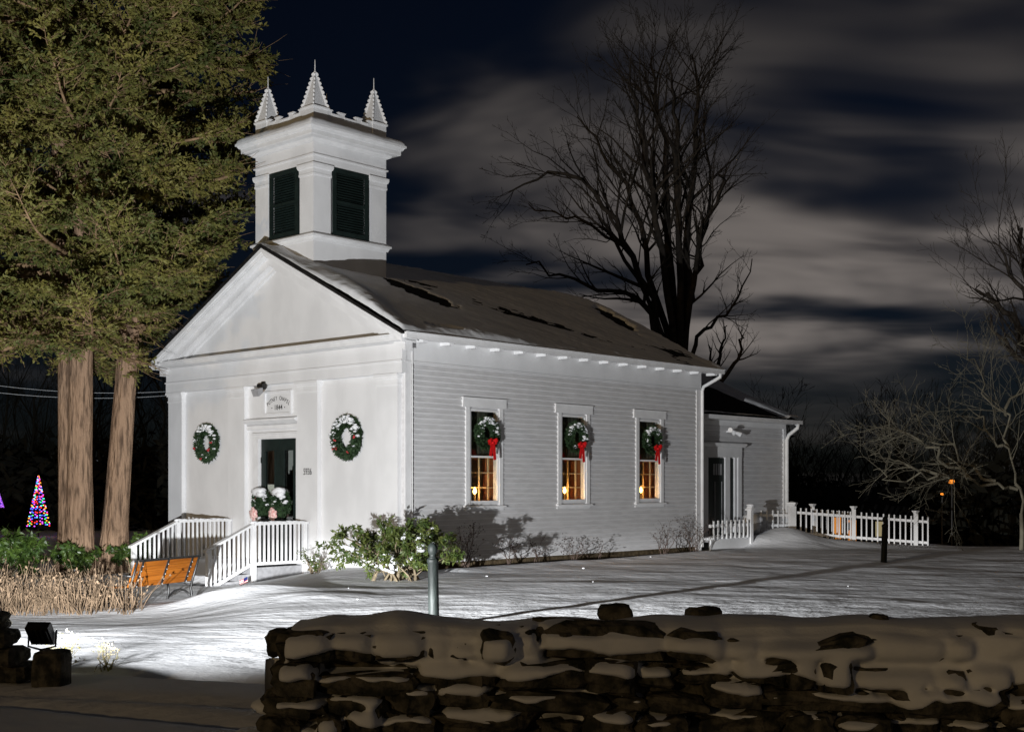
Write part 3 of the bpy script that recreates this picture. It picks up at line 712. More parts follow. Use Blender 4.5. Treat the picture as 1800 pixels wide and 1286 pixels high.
asl = 0.45; AE = AU1 + 0.30; av0 = AV - 0.33
arf = MB().prism([(av0, 3.50), (4.0, 3.50 + asl * (4.0 - av0)), (7.9, 3.5), (7.9, 3.57), (4.0, 3.57 + asl * (4.0 - av0)), (av0, 3.57)], 0, SL + 0.02, AE).build('annex_roof', M['shingle'], chapel)
def annex_snow():
    uu = np.linspace(SL + 0.05, AE + 0.01, 120); ss = np.linspace(0, 1, 80); U_, S_ = np.meshgrid(uu, ss)
    th = 0.03 + 0.05 * fbm(U_ * 0.8 + S_ * 2.5, S_ * 3, 51, 4) - 0.05
    th += 0.10 * sstep(U_ + 0.9 * S_ + 0.2 * fbm(U_ * 2, S_ * 8, 55, 3), AE - 0.75, AE - 0.30) + 0.09 * sstep(0.06 - S_ + 0.02 * fbm(U_ * 1.5, S_, 57, 3), 0, 0.05)
    V_ = av0 + (4.0 - av0) * S_; Z_ = 3.57 + asl * (4.0 - av0) * S_ + np.clip(th, -0.06, 0.12)
    n = len(uu); i_ = np.arange((len(ss) - 1) * n).reshape(-1, n)[:, :-1].ravel()
    return np.stack([U_, V_, Z_], -1).reshape(-1, 3), np.stack([i_, i_ + 1, i_ + n + 1, i_ + n], 1)
P_, F_ = annex_snow(); o = np_mesh('annex_roof_snow', P_, F_, M['snow_soft'], arf, sm=True); o['kind'] = 'stuff'
MB().box(SL + 0.05, AE, av0 - 0.10, av0 - 0.002, 3.47, 3.575).box(SL + 0.05, AE - 0.02, av0, AV - 0.038, 3.47, 3.498).build('annex_gutter', M['trim'], chapel)
MB().prism([(av0, 3.40), (4.0, 3.40 + asl * (4.0 - av0)), (4.0, 3.498 + asl * (4.0 - av0)), (av0, 3.498)], 0, AE - 0.04, AE - 0.003).build('annex_rake', M['trim'], chapel)
MB().tube([(AU1 + 0.12, av0 - 0.05, 3.50), (AU1 + 0.12, av0 - 0.03, 3.36), (AU1 + 0.02, AV - 0.13, 3.16), (AU1 - 0.04, AV - 0.10, 3.02), (AU1 - 0.04, AV - 0.10, 0.4)], 0.055, 8).build('downspout', M['trim'], chapel, True)
# annex door with pilastered surround
ad = MB().box(11.45, 12.25, AV - 0.03, AV - 0.001, 0.34, 2.44).build('annex_door', M['green'], chapel)
for q in range(4): MB().box(11.72 + q * 0.115, 11.79 + q * 0.115, AV - 0.036, AV - 0.031, 1.98, 2.28).build('pane', M['paper'] if q < 0 else M['lampgrey'], ad)
MB().box(11.78, 11.80, AV - 0.042, AV - 0.031, 0.6, 1.8).box(12.12, 12.14, AV - 0.042, AV - 0.031, 0.6, 1.8).build('panel_moulding', M['lampgrey'], ad)
af = MB().box(11.02, 11.44, AV - 0.06, AV - 0.001, 0.0, 2.46).box(12.26, 12.49, AV - 0.07, AV - 0.001, 0.0, 2.46).box(12.74, 12.84, AV - 0.06, AV - 0.001, 0.0, 2.46).box(12.87, 13.05, AV - 0.09, AV - 0.001, 0.0, 2.52)
af.box(11.02, 13.05, AV - 0.10, AV - 0.001, 2.462, 2.74).build('annex_door_surround', M['trim'], chapel)
MB().prism([(AV - 0.001, 2.742), (AV - 0.11, 2.742), (AV - 0.19, 2.80), (AV - 0.19, 2.84), (AV - 0.001, 2.88)], 0, 10.95, 13.18).build('annex_door_hood', M['trim'], chapel)
MB().box(12.50, 12.73, AV - 0.02, AV - 0.0005, 0.7, 2.44).build('sidelight', M['green'], chapel)

# ================================================================= things on the chapel
def wreath(name, label, pos, ro, ri, seed, bow=None, berries=0, snow=0.5, axis='u', leafy=False, group=None):
    """wreath hung flat on a wall; axis 'u': front wall (faces -u), 'v': side wall (faces -v)"""
    w = thing(name, label, 'wreath', (*W2(pos[0], pos[1]), pos[2]), RZ, group)
    rg = np.random.default_rng(seed)
    rm, rt = (ro + ri) / 2, (ro - ri) / 2 * 0.62
    n = 2600
    th = rg.uniform(0, 2 * math.pi, n); ph = rg.uniform(0, 2 * math.pi, n); rr = rt * np.sqrt(rg.uniform(0.2, 1, n))
    rad = rm + rr * np.cos(ph); dep = rr * np.sin(ph) * 0.75
    A = rad * np.sin(th); Z = rad * np.cos(th)
    def to3(a, d, z): return np.stack([-d - 0.08, -a, z], -1) if axis == 'u' else np.stack([a, -d - 0.08, z], -1)
    P = to3(A, dep, Z)
    Dl = to3(np.sin(th) * np.cos(ph) + 0.9 * np.cos(th), np.sin(ph) * 0.8 + 0.08, np.cos(th) * np.cos(ph) - 0.9 * np.sin(th)) + np.array([0.08, 0, 0] if axis == 'u' else [0, 0.08, 0])
    V, F = leaves(P, Dl, 0.085, 0.030 if not leafy else 0.042, rg, 0.45)
    np_mesh('greenery', V, F, M['fir'], w)
    core = MB(); pts = [tuple(to3(np.array(rm * math.sin(t)), np.array(0.0), np.array(rm * math.cos(t)))) for t in np.linspace(0, 2 * math.pi, 25)]
    core.tube(pts, rt * 0.55, 6, False); core.build('ring', M['fir'], w)
    sn = MB(); r2 = random.Random(seed)
    for k in range(int(62 * snow) + 12):
        t = r2.gauss(0, 0.62 if k % 3 else 1.25); q = rm + r2.uniform(-0.5, 0.9) * rt
        p = to3(np.array(q * math.sin(t)), np.array(r2.uniform(0.2, 1.0) * rt * 0.8), np.array(q * math.cos(t) + 0.3 * rt * r2.random()))
        s_ = r2.uniform(0.018, 0.045)
        sn.blob(p, (s_ * 1.2, s_ * 1.2, s_ * 0.7), r2.random() * 90, 0.35, 2)
    sn.build('snow', M['snow_soft'], w, True)['kind'] = 'stuff'
    for k in range(berries):
        t = r2.uniform(0.5, 5.8); q = rm + r2.uniform(-0.6, 0.6) * rt
        p = to3(np.array(q * math.sin(t)), np.array(rt * 0.85), np.array(q * math.cos(t)))
        bb = MB(); 
        for j in range(3): bb.blob((p[0] + r2.uniform(-.03, .03), p[1] + r2.uniform(-.03, .03), p[2] + r2.uniform(-.03, .03)), (0.019,) * 3, j, 0.05, 2)
        bb.build('berries', M['berry'], w, True)
    if bow:
        b_ = MB(); z0 = bow[0]; sz = bow[1]
        dd = rt + 0.06
        def Q(a, d, z): return tuple(to3(np.array(a), np.array(d), np.array(z)))
        def ribbon(path, wd, thick=0.006):
            for i in range(len(path) - 1):
                (a0, d0, z0_), (a1, d1, z1_) = path[i], path[i + 1]
                nx_ = (z1_ - z0_); nz_ = -(a1 - a0); l = math.hypot(nx_, nz_) + 1e-6; nx_ = nx_ / l * wd / 2; nz_ = nz_ / l * wd / 2
                b_.add([Q(a0 - nx_, d0, z0_ - nz_), Q(a0 + nx_, d0, z0_ + nz_), Q(a1 + nx_, d1, z1_ + nz_), Q(a1 - nx_, d1, z1_ - nz_),
                        Q(a0 - nx_, d0 + thick, z0_ - nz_), Q(a0 + nx_, d0 + thick, z0_ + nz_), Q(a1 + nx_, d1 + thick, z1_ + nz_), Q(a1 - nx_, d1 + thick, z1_ - nz_)],
                       [(0,1,2,3),(7,6,5,4),(0,4,5,1),(1,5,6,2),(2,6,7,3),(3,7,4,0)])
        for sg in (-1, 1):
            ribbon([(sg * 0.00, dd, z0), (sg * 0.05 * sz, dd + 0.05, z0 + 0.05 * sz), (sg * 0.11 * sz, dd + 0.06, z0 + 0.055 * sz), (sg * 0.125 * sz, dd + 0.02, z0 + 0.01 * sz), (sg * 0.06 * sz, dd, z0 - 0.015 * sz), (0, dd, z0)], 0.085 * sz)
            ribbon([(sg * 0.01, dd + 0.015, z0), (sg * 0.04 * sz, dd + 0.03, z0 - 0.12 * sz), (sg * (0.06 + 0.02 * (sg > 0)) * sz, dd + 0.015, z0 - (0.34 + 0.04 * sg) * sz)], 0.085 * sz)
        b_.blob(Q(0, dd + 0.03, z0), (0.032 * sz,) * 3, 1, 0.1, 2)
        b_.build('bow', M[bow[2]], w)
    return w
wreath('wreath', 'snow-dusted green wreath with red berries left of the chapel door', (-0.03, 6.76, 2.69), 0.49, 0.17, 5, berries=5, snow=1.2)
wreath('wreath', 'snow-dusted green wreath right of the chapel door, above the big shrub', (-0.03, 1.68, 2.69), 0.50, 0.18, 6, berries=5, snow=1.6)
for k, (a, b) in enumerate(WIN):
    wreath('wreath', ('red-bowed wreath on the window nearest the chapel front corner', 'red-bowed wreath on the middle one of the three side windows', 'red-bowed wreath on the side window farthest from the front')[k],
           ((a + b) / 2 - 0.02, -0.05, 2.80), 0.37, 0.13, 12 + k, bow=(-0.20, 0.98 + 0.03 * (k - 1), 'bow'), snow=1.3, axis='v', group='wreaths with red bows on the side windows')
for k, vv in enumerate((4.50, 3.80)):
    w = wreath('door_wreath', ('snow-topped wreath with pink bow on the left leaf of the green front door', 'snow-topped wreath with pink bow on the right leaf of the green front door')[k],
           (-0.10, vv, 1.30), 0.32, 0.05, 31 + k, snow=0.9, berries=1, leafy=True, group='wreaths with pink bows on the front doors')
    s_ = MB(); s_.blob((-0.13, 0.02, 0.26), (0.11, 0.20, 0.10), 4 + k, 0.3, 4); s_.blob((-0.16, -0.08, 0.20), (0.09, 0.10, 0.07), 9 + k, 0.3, 3); s_.build('snow_cap', M['snow_soft'], w, True)
    pb = MB(); rr_ = random.Random(k)
    for j in range(13):
        t = j * 2.4; r_ = 0.022 * math.sqrt(j) * 1.35
        pb.blob((-0.26 - 0.03 * (1 - j / 13), 0.05 + r_ * math.cos(t), -0.22 + r_ * math.sin(t)), (0.035, 0.05, 0.05), j + k * 20, 0.35, 2)
    pb.box(-0.262, -0.25, 0.0, 0.05, -0.45, -0.24).box(-0.262, -0.25, 0.06, 0.11, -0.42, -0.24); pb.build('bow', M['pink'], w, True)
# lamp bracket over the door (unlit)
w = thing('wall_lamp', 'unlit grey floodlamp on the front wall above the chapel name plaque', 'lamp', (*W2(-0.16, 4.47), 3.88), RZ)
MB().box(-0.10, 0.02, -0.10, 0.10, -0.01, 0.07).box(-0.02, 0.04, -0.05, 0.05, -0.05, 0.12).build('mount', M['black_iron'], w)
MB().add([(-0.08,-0.09,-0.02),(-0.08,0.09,-0.02),(-0.25,0.12,-0.06),(-0.25,-0.12,-0.06),(-0.06,-0.08,-0.12),(-0.06,0.08,-0.12),(-0.19,0.11,-0.22),(-0.19,-0.11,-0.22)],
         [(0,1,2,3),(7,6,5,4),(0,4,5,1),(1,5,6,2),(2,6,7,3),(3,7,4,0)]).build('lamp_head', M['lampgrey'], w)
# twin lamp on annex
w = thing('wall_lamp', 'small white twin floodlamp on the annex wall above the side door', 'lamp', (*W2(12.45, AV - 0.04), 3.17), RZ)
MB().lathe([(0.07, -0.02), (0.07, 0.02)], 10).build('base_plate', M['trim'], w)
MB().tube([(0, 0, 0), (-0.02, -0.12, 0.03), (-0.32, -0.28, 0.02)], 0.018, 6).lathe([(0.03, -0.1), (0.075, -0.02), (0.04, 0.05)], 10, (0.06, -0.14)).build('lamp_arm', M['trim'], w)
MB().tube([(-0.30, -0.27, 0.02), (-0.40, -0.33, 0.02), (-0.50, -0.38, 0.015)], [0.025, 0.05, 0.065], 10).build('lamp_head', M['trim'], w)
MB().tube([(0.02, -0.12, 0.0), (0.12, -0.22, -0.05), (0.18, -0.28, -0.09)], [0.025, 0.05, 0.07], 10).build('lamp_head', M['trim'], w)
# candle lamps on the sills
for k, (a, b) in enumerate(WIN):
    w = thing('candle_lamp', ('glowing electric candle in the window nearest the chapel front corner', 'glowing electric candle in the middle side window', 'glowing electric candle in the side window farthest from the front')[k], 'candle lamp',
              (*W2(a + 0.36, 0.17), WZ0), RZ, 'electric candles in the side windows')
    MB().lathe([(0.055, 0.0), (0.05, 0.015), (0.018, 0.03), (0.016, 0.20), (0.02, 0.21)], 10).build('candlestick', M['sash'], w)
    MB().lathe([(0.008, 0.21), (0.036, 0.24), (0.042, 0.275), (0.024, 0.33), (0.004, 0.37)], 10).build('bulb', M['bulb'], w, True)
    ld = bpy.data.lights.new('candle_light', 'POINT'); ld.energy = (10.0, 12.0, 9.0)[k]; ld.color = (1.0, 0.50, 0.16); ld.shadow_soft_size = 0.05
    lo = bpy.data.objects.new('candle_light', ld); COL.objects.link(lo); lo.parent = w; lo.location = (0.05, -0.03, 0.30)

# ================================================================= porch
st = thing('entry_steps', 'snow-covered steps and landing in front of the green chapel door', 'steps', (*W2(0, 0), 0), RZ)
MB().box(-1.55, -0.13, 2.98, 5.72, -0.35, 0.0).build('landing', M['lampgrey'], st)
for k in range(2): MB().box(-1.55 - 0.32 * (k + 1), -1.55 - 0.32 * k, 2.98, 5.72, -0.5, -0.13 * (k + 1)).build('step', M['lampgrey'], st)
V_ = []; uu = np.linspace(-2.75, -0.13, 60); vv = np.linspace(3.0, 5.70, 50); U_, V2 = np.meshgrid(uu, vv)
Z_ = 0.05 - 0.33 * sstep(-U_, 1.5, 2.65) + 0.03 * fbm(U_ * 2, V2 * 1.3, 61, 3) + 0.10 * np.exp(-((V2 - 4.9) / 0.7) ** 2 - ((U_ + 2.0) / 0.5) ** 2)
i_ = np.arange(49 * 60).reshape(-1, 60)[:, :-1].ravel()
o = np_mesh('snow', np.stack([U_, V2, Z_], -1).reshape(-1, 3), np.stack([i_, i_ + 1, i_ + 61, i_ + 60], 1), M['snow'], st, sm=True)
def railing(name, label, vv, zg):
    r = thing(name, label, 'railing', (*W2(0, vv), 0), RZ, 'white railings beside the entry steps')
    z_t = 0.93
    post = lambda u, z0, z1: MB().box(u - 0.045, u + 0.045, -0.045, 0.045, z0, z1).build('post', M['trim'], r)
    post(-0.20, -0.35, z_t - 0.05); post(-1.52, -0.45, z_t - 0.05); post(-2.60, -0.75, 0.40)
    MB().box(-1.56, -0.13, -0.065, 0.065, z_t - 0.05, z_t).build('hand_rail', M['trim'], r)
    sl = (z_t - 0.42) / 1.14
    MB().prism([(-1.53, z_t - 0.052), (-1.53, z_t - 0.002), (-2.70, z_t - 0.002 - sl * 1.17), (-2.70, z_t - 0.052 - sl * 1.17)], 1, -0.065, 0.065).build('hand_rail', M['trim'], r)
    MB().box(-1.475, -0.245, -0.03, 0.03, 0.05, 0.11).build('bottom_rail', M['trim'], r)
    MB().prism([(-1.565, 0.05), (-1.565, 0.11), (-2.555, 0.11 - sl * 1.0), (-2.555, 0.05 - sl * 1.0)], 1, -0.03, 0.03).build('bottom_rail', M['trim'], r)
    for k in range(10): MB().box(-0.352 - k * 0.112 - 0.018, -0.352 - k * 0.112 + 0.018, -0.018, 0.018, 0.11, z_t - 0.05).build('baluster', M['trim'], r)
    for k in range(8):
        u = -1.66 - k * 0.112; zz = z_t - 0.052 - sl * (-1.53 - u)
        MB().box(u - 0.018, u + 0.018, -0.018, 0.018, zz - 0.79, zz + 0.01).build('baluster', M['trim'], r)
    sn = MB()
    for k in range(9): sn.blob((-0.3 - k * 0.15, 0.0, z_t + 0.004), (0.11, 0.055, 0.016 + 0.008 * (k % 3)), k + vv, 0.3, 2)
    sn.build('snow', M['snow_soft'], r, True)['kind'] = 'stuff'
railing('porch_railing', 'near white porch railing, right side of the entry steps', 2.95, 0)
railing('porch_railing', 'far white porch railing, left side of the entry steps', 5.75, 0)
# small flag by the railing
fx, fy = W2(-1.95, 2.55)
w = thing('small_flag', 'small striped flag on a stick in the snow beside the porch railing', 'flag', (fx, fy, float(gz(fx, fy)) + 0.02), R(35)); w.scale = (0.62, 0.62, 0.62)
MB().tube([(0, 0, -0.1), (0.02, 0, 0.42)], 0.006, 5).build('stick', M['cable'], w)
fm = MB(); 
for k in range(7):
    fm.mi = k % 2
    for j in range(6):
        x0, x1 = -j * 0.045, -(j + 1) * 0.045; y0, y1 = 0.012 * math.sin(j * 1.3), 0.012 * math.sin((j + 1) * 1.3)
        z0, z1 = 0.06 + k * 0.026 - 0.02 * j, 0.06 + k * 0.026 - 0.02 * (j + 1)
        if k > 2 and j < 3: fm.mi = 2
        else: fm.mi = k % 2
        fm.add([(x0, y0, z0), (x1, y1, z1), (x1, y1, z1 + 0.0255), (x0, y0, z0 + 0.0255), (x0, y0 + .003, z0), (x1, y1 + .003, z1), (x1, y1 + .003, z1 + 0.0255), (x0, y0 + .003, z0 + 0.0255)], [(0,1,2,3),(7,6,5,4),(0,3,7,4),(1,5,6,2)])
fm.build('cloth', [M['flagred'], M['flagwhite'], M['flagblue']], w)

# ================================================================= bench
bR = np.array((-5.66, 22.05)); bL = np.array((-6.28, 20.5)); bd = bR - bL; blen = float(np.hypot(*bd)); ba = math.atan2(bd[1], bd[0])
bz = -0.40
bn = thing('park_bench', 'orange slatted park bench with black iron frame, seen from behind', 'bench', (bL[0], bL[1], bz), ba)
# local x along bench, local +y is the sitting side (facing away from us), back leans to -y
def back_pt(t): return (-0.02 - 0.16 * t, 0.43 + 0.42 * t)       # (y, z) up the backrest
for k in range(5):
    t0, t1 = (k + 0.02) / 5, (k + 0.97) / 5; y0, z0 = back_pt(t0); y1, z1 = back_pt(t1)
    MB().prism([(y0, z0), (y1, z1), (y1 + 0.03, z1 + 0.008), (y0 + 0.03, z0 + 0.008)], 0, 0.0, blen).build('back_slat', M['bench_wood'], bn)
for k in range(5):
    MB().box(0, blen, 0.06 + k * 0.088, 0.06 + k * 0.088 + 0.08, 0.42 - 0.006 * k, 0.45 - 0.006 * k).build('seat_slat', M['bench_wood'], bn)
y1, z1 = back_pt(1.0)
MB().tube([(-0.04, y1 - 0.01, z1 + 0.02), (blen + 0.04, y1 - 0.01, z1 + 0.02)], 0.022, 6).build('top_rail', M['black_iron'], bn)
for x in (0.17, blen * 0.5, blen - 0.17):
    y0, z0 = back_pt(-0.02); 
    s_ = MB().prism([(y0 - 0.016, z0), (y1 - 0.016, z1), (y1 - 0.002, z1), (y0 - 0.002, z0)], 0, x - 0.022, x + 0.022).build('back_strap', M['black_iron'], bn)
    bl = MB()
    for k in range(5):
        ym, zm = back_pt((k + 0.5) / 5)
        for d_ in (-0.03, 0.03): bl.blob((x, ym - 0.018, zm + d_), (0.009, 0.006, 0.009), k, 0.0, 2)
    bl.build('bolts', M['lampgrey'], s_, True)
for x in (0.0, blen):
    e = MB()
    e.tube([(x, y1 - 0.02, z1 + 0.02), (x, -0.05, 0.43), (x, -0.02, 0.30), (x, -0.06, 0.10), (x, -0.10, 0.0)], [0.02, 0.022, 0.022, 0.022, 0.024], 6)
    e.tube([(x, -0.03, 0.41), (x, 0.25, 0.40), (x, 0.50, 0.42)], 0.02, 6); e.tube([(x, 0.48, 0.41), (x, 0.44, 0.25), (x, 0.48, 0.08), (x, 0.52, 0.0)], 0.022, 6)
    e.tube([(x, -0.05, 0.14), (x, 0.08, 0.25), (x, 0.20, 0.28), (x, 0.32, 0.25), (x, 0.46, 0.14)], 0.018, 6)
    e.tube([(x, -0.08, 0.62), (x, 0.15, 0.64), (x, 0.40, 0.63), (x, 0.48, 0.56), (x, 0.47, 0.42)], 0.02, 6)
    e.build('end_frame', M['black_iron'], bn, True)

# ================================================================= bollards
def bollard(label, x, y, tilt, h=1.08):
    b_ = thing('bollard', label, 'bollard', (x, y, float(gz(x, y)) - 0.05), 0.4, 'dark posts with ball tops in the yard')
    b_.rotation_euler = (R(tilt[0]), R(tilt[1]), 0.4)
    MB().lathe([(0.070, -0.1), (0.070, 0.06), (0.066, 0.07), (0.064, h - 0.26), (0.071, h - 0.25), (0.073, h - 0.215), (0.060, h - 0.20)], 18).build('shaft', M['bollard'], b_, True)
    MB().lathe([(0.058, h - 0.202), (0.045, h - 0.185), (0.036, h - 0.165), (0.044, h - 0.150), (0.056, h - 0.125), (0.062, h - 0.095), (0.058, h - 0.06), (0.042, h - 0.03), (0.015, h - 0.012)], 18).build('ball_top', M['bollard'], b_, True)
bollard('dark green bollard with ball top behind the stone wall, near the big shrub', -0.95, 15.3, (0, -1.0))
bollard('distant dark bollard standing in the snow in front of the picket fence', 8.2, 27.7, (0.5, 2.0))

# ================================================================= side deck rail, ramp fences
dk = thing('side_deck', 'small white deck with picket rail in front of the annex door', 'deck', (*W2(0, 0), 0), RZ)
MB().box(10.45, 12.32, -0.28, -0.22, -0.15, 0.30).build('skirt', M['white'], dk)
MB().box(10.45, 13.4, -0.22, AV - 0.12, 0.22, 0.28).build('floor', M['lampgrey'], dk)
MB().box(10.45, 12.32, -0.29, -0.21, 0.60, 0.68).build('top_rail', M['trim'], dk)
MB().box(10.45, 12.32, -0.27, -0.23, 0.302, 0.35).build('bottom_rail', M['trim'], dk)
for k in range(9): MB().box(10.52 + k * 0.205, 10.565 + k * 0.205, -0.325, -0.292, 0.30, 0.78).build('picket', M['trim'], dk)
MB().box(12.32, 12.44, -0.32, -0.20, -0.1, 1.02).box(12.28, 12.48, -0.36, -0.16, 1.02, 1.06).prism([(12.30, 1.06), (12.46, 1.06), (12.38, 1.16)], 1, -0.34, -0.18).build('post', M['trim'], dk)
sn = MB()
for k in range(8): sn.blob((10.6 + k * 0.22, -0.15, 0.31), (0.20, 0.14, 0.05 + 0.02 * (k % 3)), k, 0.25, 3)
sn.blob((12.38, -0.26, 1.16), (0.10, 0.10, 0.04), 3, 0.2, 3); sn.build('snow', M['snow_soft'], dk, True)['kind'] = 'stuff'
# planter with snow on the deck
w = thing('planter', 'snow-capped round planter on the deck beside the annex door', 'planter', (*W2(13.15, 0.15), 0.28), RZ)
MB().lathe([(0.16, 0.0), (0.18, 0.05), (0.25, 0.34), (0.27, 0.36), (0.24, 0.37)], 14).build('pot', M['lampgrey'], w, True)
s_ = MB(); s_.blob((0, 0, 0.46), (0.27, 0.26, 0.17), 2, 0.15, 5); s_.build('snow', M['snow_soft'], w, True)['kind'] = 'stuff'
def fence(name, label, p0, p1, z0t, z1t, pitch, posts, hgt, group, zb=None, pick=True):
    p0 = np.array(p0, float); p1 = np.array(p1, float); L_ = float(np.hypot(*(p1 - p0))); an = math.atan2(*(p1 - p0)[::-1])
    fz = thing(name, label, 'fence', (p0[0], p0[1], 0), an, group)
    zt = lambda x: z0t + (z1t - z0t) * x / L_
    for off, nm_ in ((-0.14, 'upper_rail'), (-hgt + 0.12, 'lower_rail')):
        MB().prism([(0, zt(0) + off - 0.035), (L_, zt(L_) + off - 0.035), (L_, zt(L_) + off + 0.035), (0, zt(0) + off + 0.035)], 1, 0.0, 0.04).build(nm_, M['trim'], fz)
    n = int(L_ / pitch)
    for k in range(n + 1):
        x = k * L_ / n
        if any(abs(x - q) < 0.06 for q in posts): continue
        jt = random.uniform(-0.008, 0.008)
        MB().box(x - 0.018 + jt, x + 0.018 + jt, -0.025, -0.002, zt(x) - hgt - 0.1, zt(x) + random.uniform(-0.006, 0.006)).build('picket', M['trim'], fz)
    for q in posts:
        zz = zt(q) + 0.06
        MB().box(q - 0.055, q + 0.055, -0.045, 0.065, zz - hgt - 0.3, zz).lathe([(0.055, zz), (0.065, zz + 0.03), (0.105, zz + 0.075), (0.105, zz + 0.095), (0.06, zz + 0.10)], 4, (q, 0.01)).build('post', M['trim'], fz)
    return fz
fence('picket_fence', 'white picket fence along the near side of the ramp, right of the chapel', (8.12, 36.0), (11.76, 35.5), 1.06, 0.80, 0.148, [1.63, 3.34], 0.85, 'white picket fences by the ramp')
fence('picket_fence', 'white picket fence on the far side of the ramp, glimpsed behind the near one', (7.0, 37.35), (9.9, 37.0), 1.12, 0.92, 0.15, [1.9], 0.85, 'white picket fences by the ramp')
fence('picket_fence', 'short low white picket rail between the deck and the tall fence post', (6.75, 35.6), (7.95, 36.05), 0.98, 0.98, 0.17, [], 0.55, 'white picket fences by the ramp')
w = thing('fence_post', 'tall white capped post where the ramp fence begins', 'post', (8.02, 35.95, 0.0), 0.3)
MB().box(-0.085, 0.085, -0.085, 0.085, -0.1, 1.10).build('shaft', M['trim'], w)
MB().lathe([(0.12, 1.10), (0.15, 1.13), (0.19, 1.17), (0.19, 1.20), (0.05, 1.23)], 4).build('cap', M['trim'], w)

# ================================================================= floodlight by the left wall stub
FL = Vector((-4.13, 11.05, 0.44))
fl = thing('floodlight', 'black floodlight on a stake behind the left wall end, aimed at the chapel', 'floodlight', FL, 0)
az = R(-6)
Rm = Matrix.Rotation(az, 4, 'Z') @ Matrix.Rotation(R(38), 4, 'X')     # local +y = beam axis
def fl_tx(m_): m_.v = [tuple(Rm @ Vector(p)) for p in m_.v]; return m_
hd = MB()
def open_box(m_, w_, h_, y0, y1, t):
    m_.box(-w_, w_, y0, y0 + t, -h_, h_); m_.box(-w_, -w_ + t, y0 + t, y1, -h_, h_); m_.box(w_ - t, w_, y0 + t, y1, -h_, h_)
    m_.box(-w_ + t, w_ - t, y0 + t, y1, -h_, -h_ + t); m_.box(-w_ + t, w_ - t, y0 + t, y1, h_ - t, h_)
open_box(hd, 0.105, 0.10, -0.08, 0.0, 0.008)
for k in range(5): hd.box(-0.09 + k * 0.043, -0.082 + k * 0.043, -0.10, -0.08, -0.085, 0.085)
fl_tx(hd).build('housing', M['black_iron'], fl)
MB().tube([(-0.12, 0.0, 0.0), (-0.12, -0.02, -0.14), (0.0, -0.03, -0.17), (0.12, -0.02, -0.14), (0.12, 0.0, 0.0)], 0.010, 6).tube([(0, -0.03, -0.16), (0.0, -0.03, -0.60)], 0.018, 8).build('stake', M['black_iron'], fl, True)
fld = bpy.data.lights.new('flood_beam', 'POINT'); fld.energy = 19000; fld.color = (0.97, 0.985, 1.0); fld.shadow_soft_size = 0.045
fld.use_nodes = True; t = fld.node_tree; em = t.nodes['Emission']
ge = N(t, 'ShaderNodeNewGeometry')                                    # asymmetric reflector: photometric falloff below the horizontal
vt = N(t, 'ShaderNodeSeparateXYZ'); LK(t, ge.outputs['Incoming'], vt.inputs[0])
elev = vt.outputs[2]; fwd = vt.outputs[1]
f1 = N(t, 'ShaderNodeValToRGB'); cr_ = f1.color_ramp
f1e = math_node(t, 'ADD', math_node(t, 'MULTIPLY', elev, 1.0), 0.5, clamp=True); LK(t, f1e, f1.inputs[0])
# ramp position = sin(elevation) + 0.5
while len(cr_.elements) > 1: cr_.elements.remove(cr_.elements[-1])
cr_.elements[0].position = 0.0; cr_.elements[0].color = (0, 0, 0, 1)
for p_, c_ in ((0.10, 0.0), (0.20, 0.012), (0.27, 0.028), (0.34, 0.085), (0.40, 0.34), (0.45, 0.97), (0.48, 1.0), (0.515, 0.49), (0.62, 0.47), (0.76, 0.455), (0.93, 0.505), (1.0, 0.45)):
    e_ = cr_.elements.new(p_); e_.color = (c_, c_, c_, 1)
fs_ = math_node(t, 'MULTIPLY', f1.outputs[0], smooth(t, fwd, 0.05, 0.45))
fs_ = math_node(t, 'MULTIPLY', fs_, smooth(t, vt.outputs[0], -0.24, 0.06, 1.5, 1.0))
fs_ = math_node(t, 'MULTIPLY', fs_, smooth(t, vt.outputs[0], 0.26, 0.44, 1.0, 1.4))
LK(t, fs_, em.inputs[1])
fo = bpy.data.objects.new('flood_beam', fld); COL.objects.link(fo); fo.parent = fl; fo.location = Rm @ Vector((0, -0.03, 0))


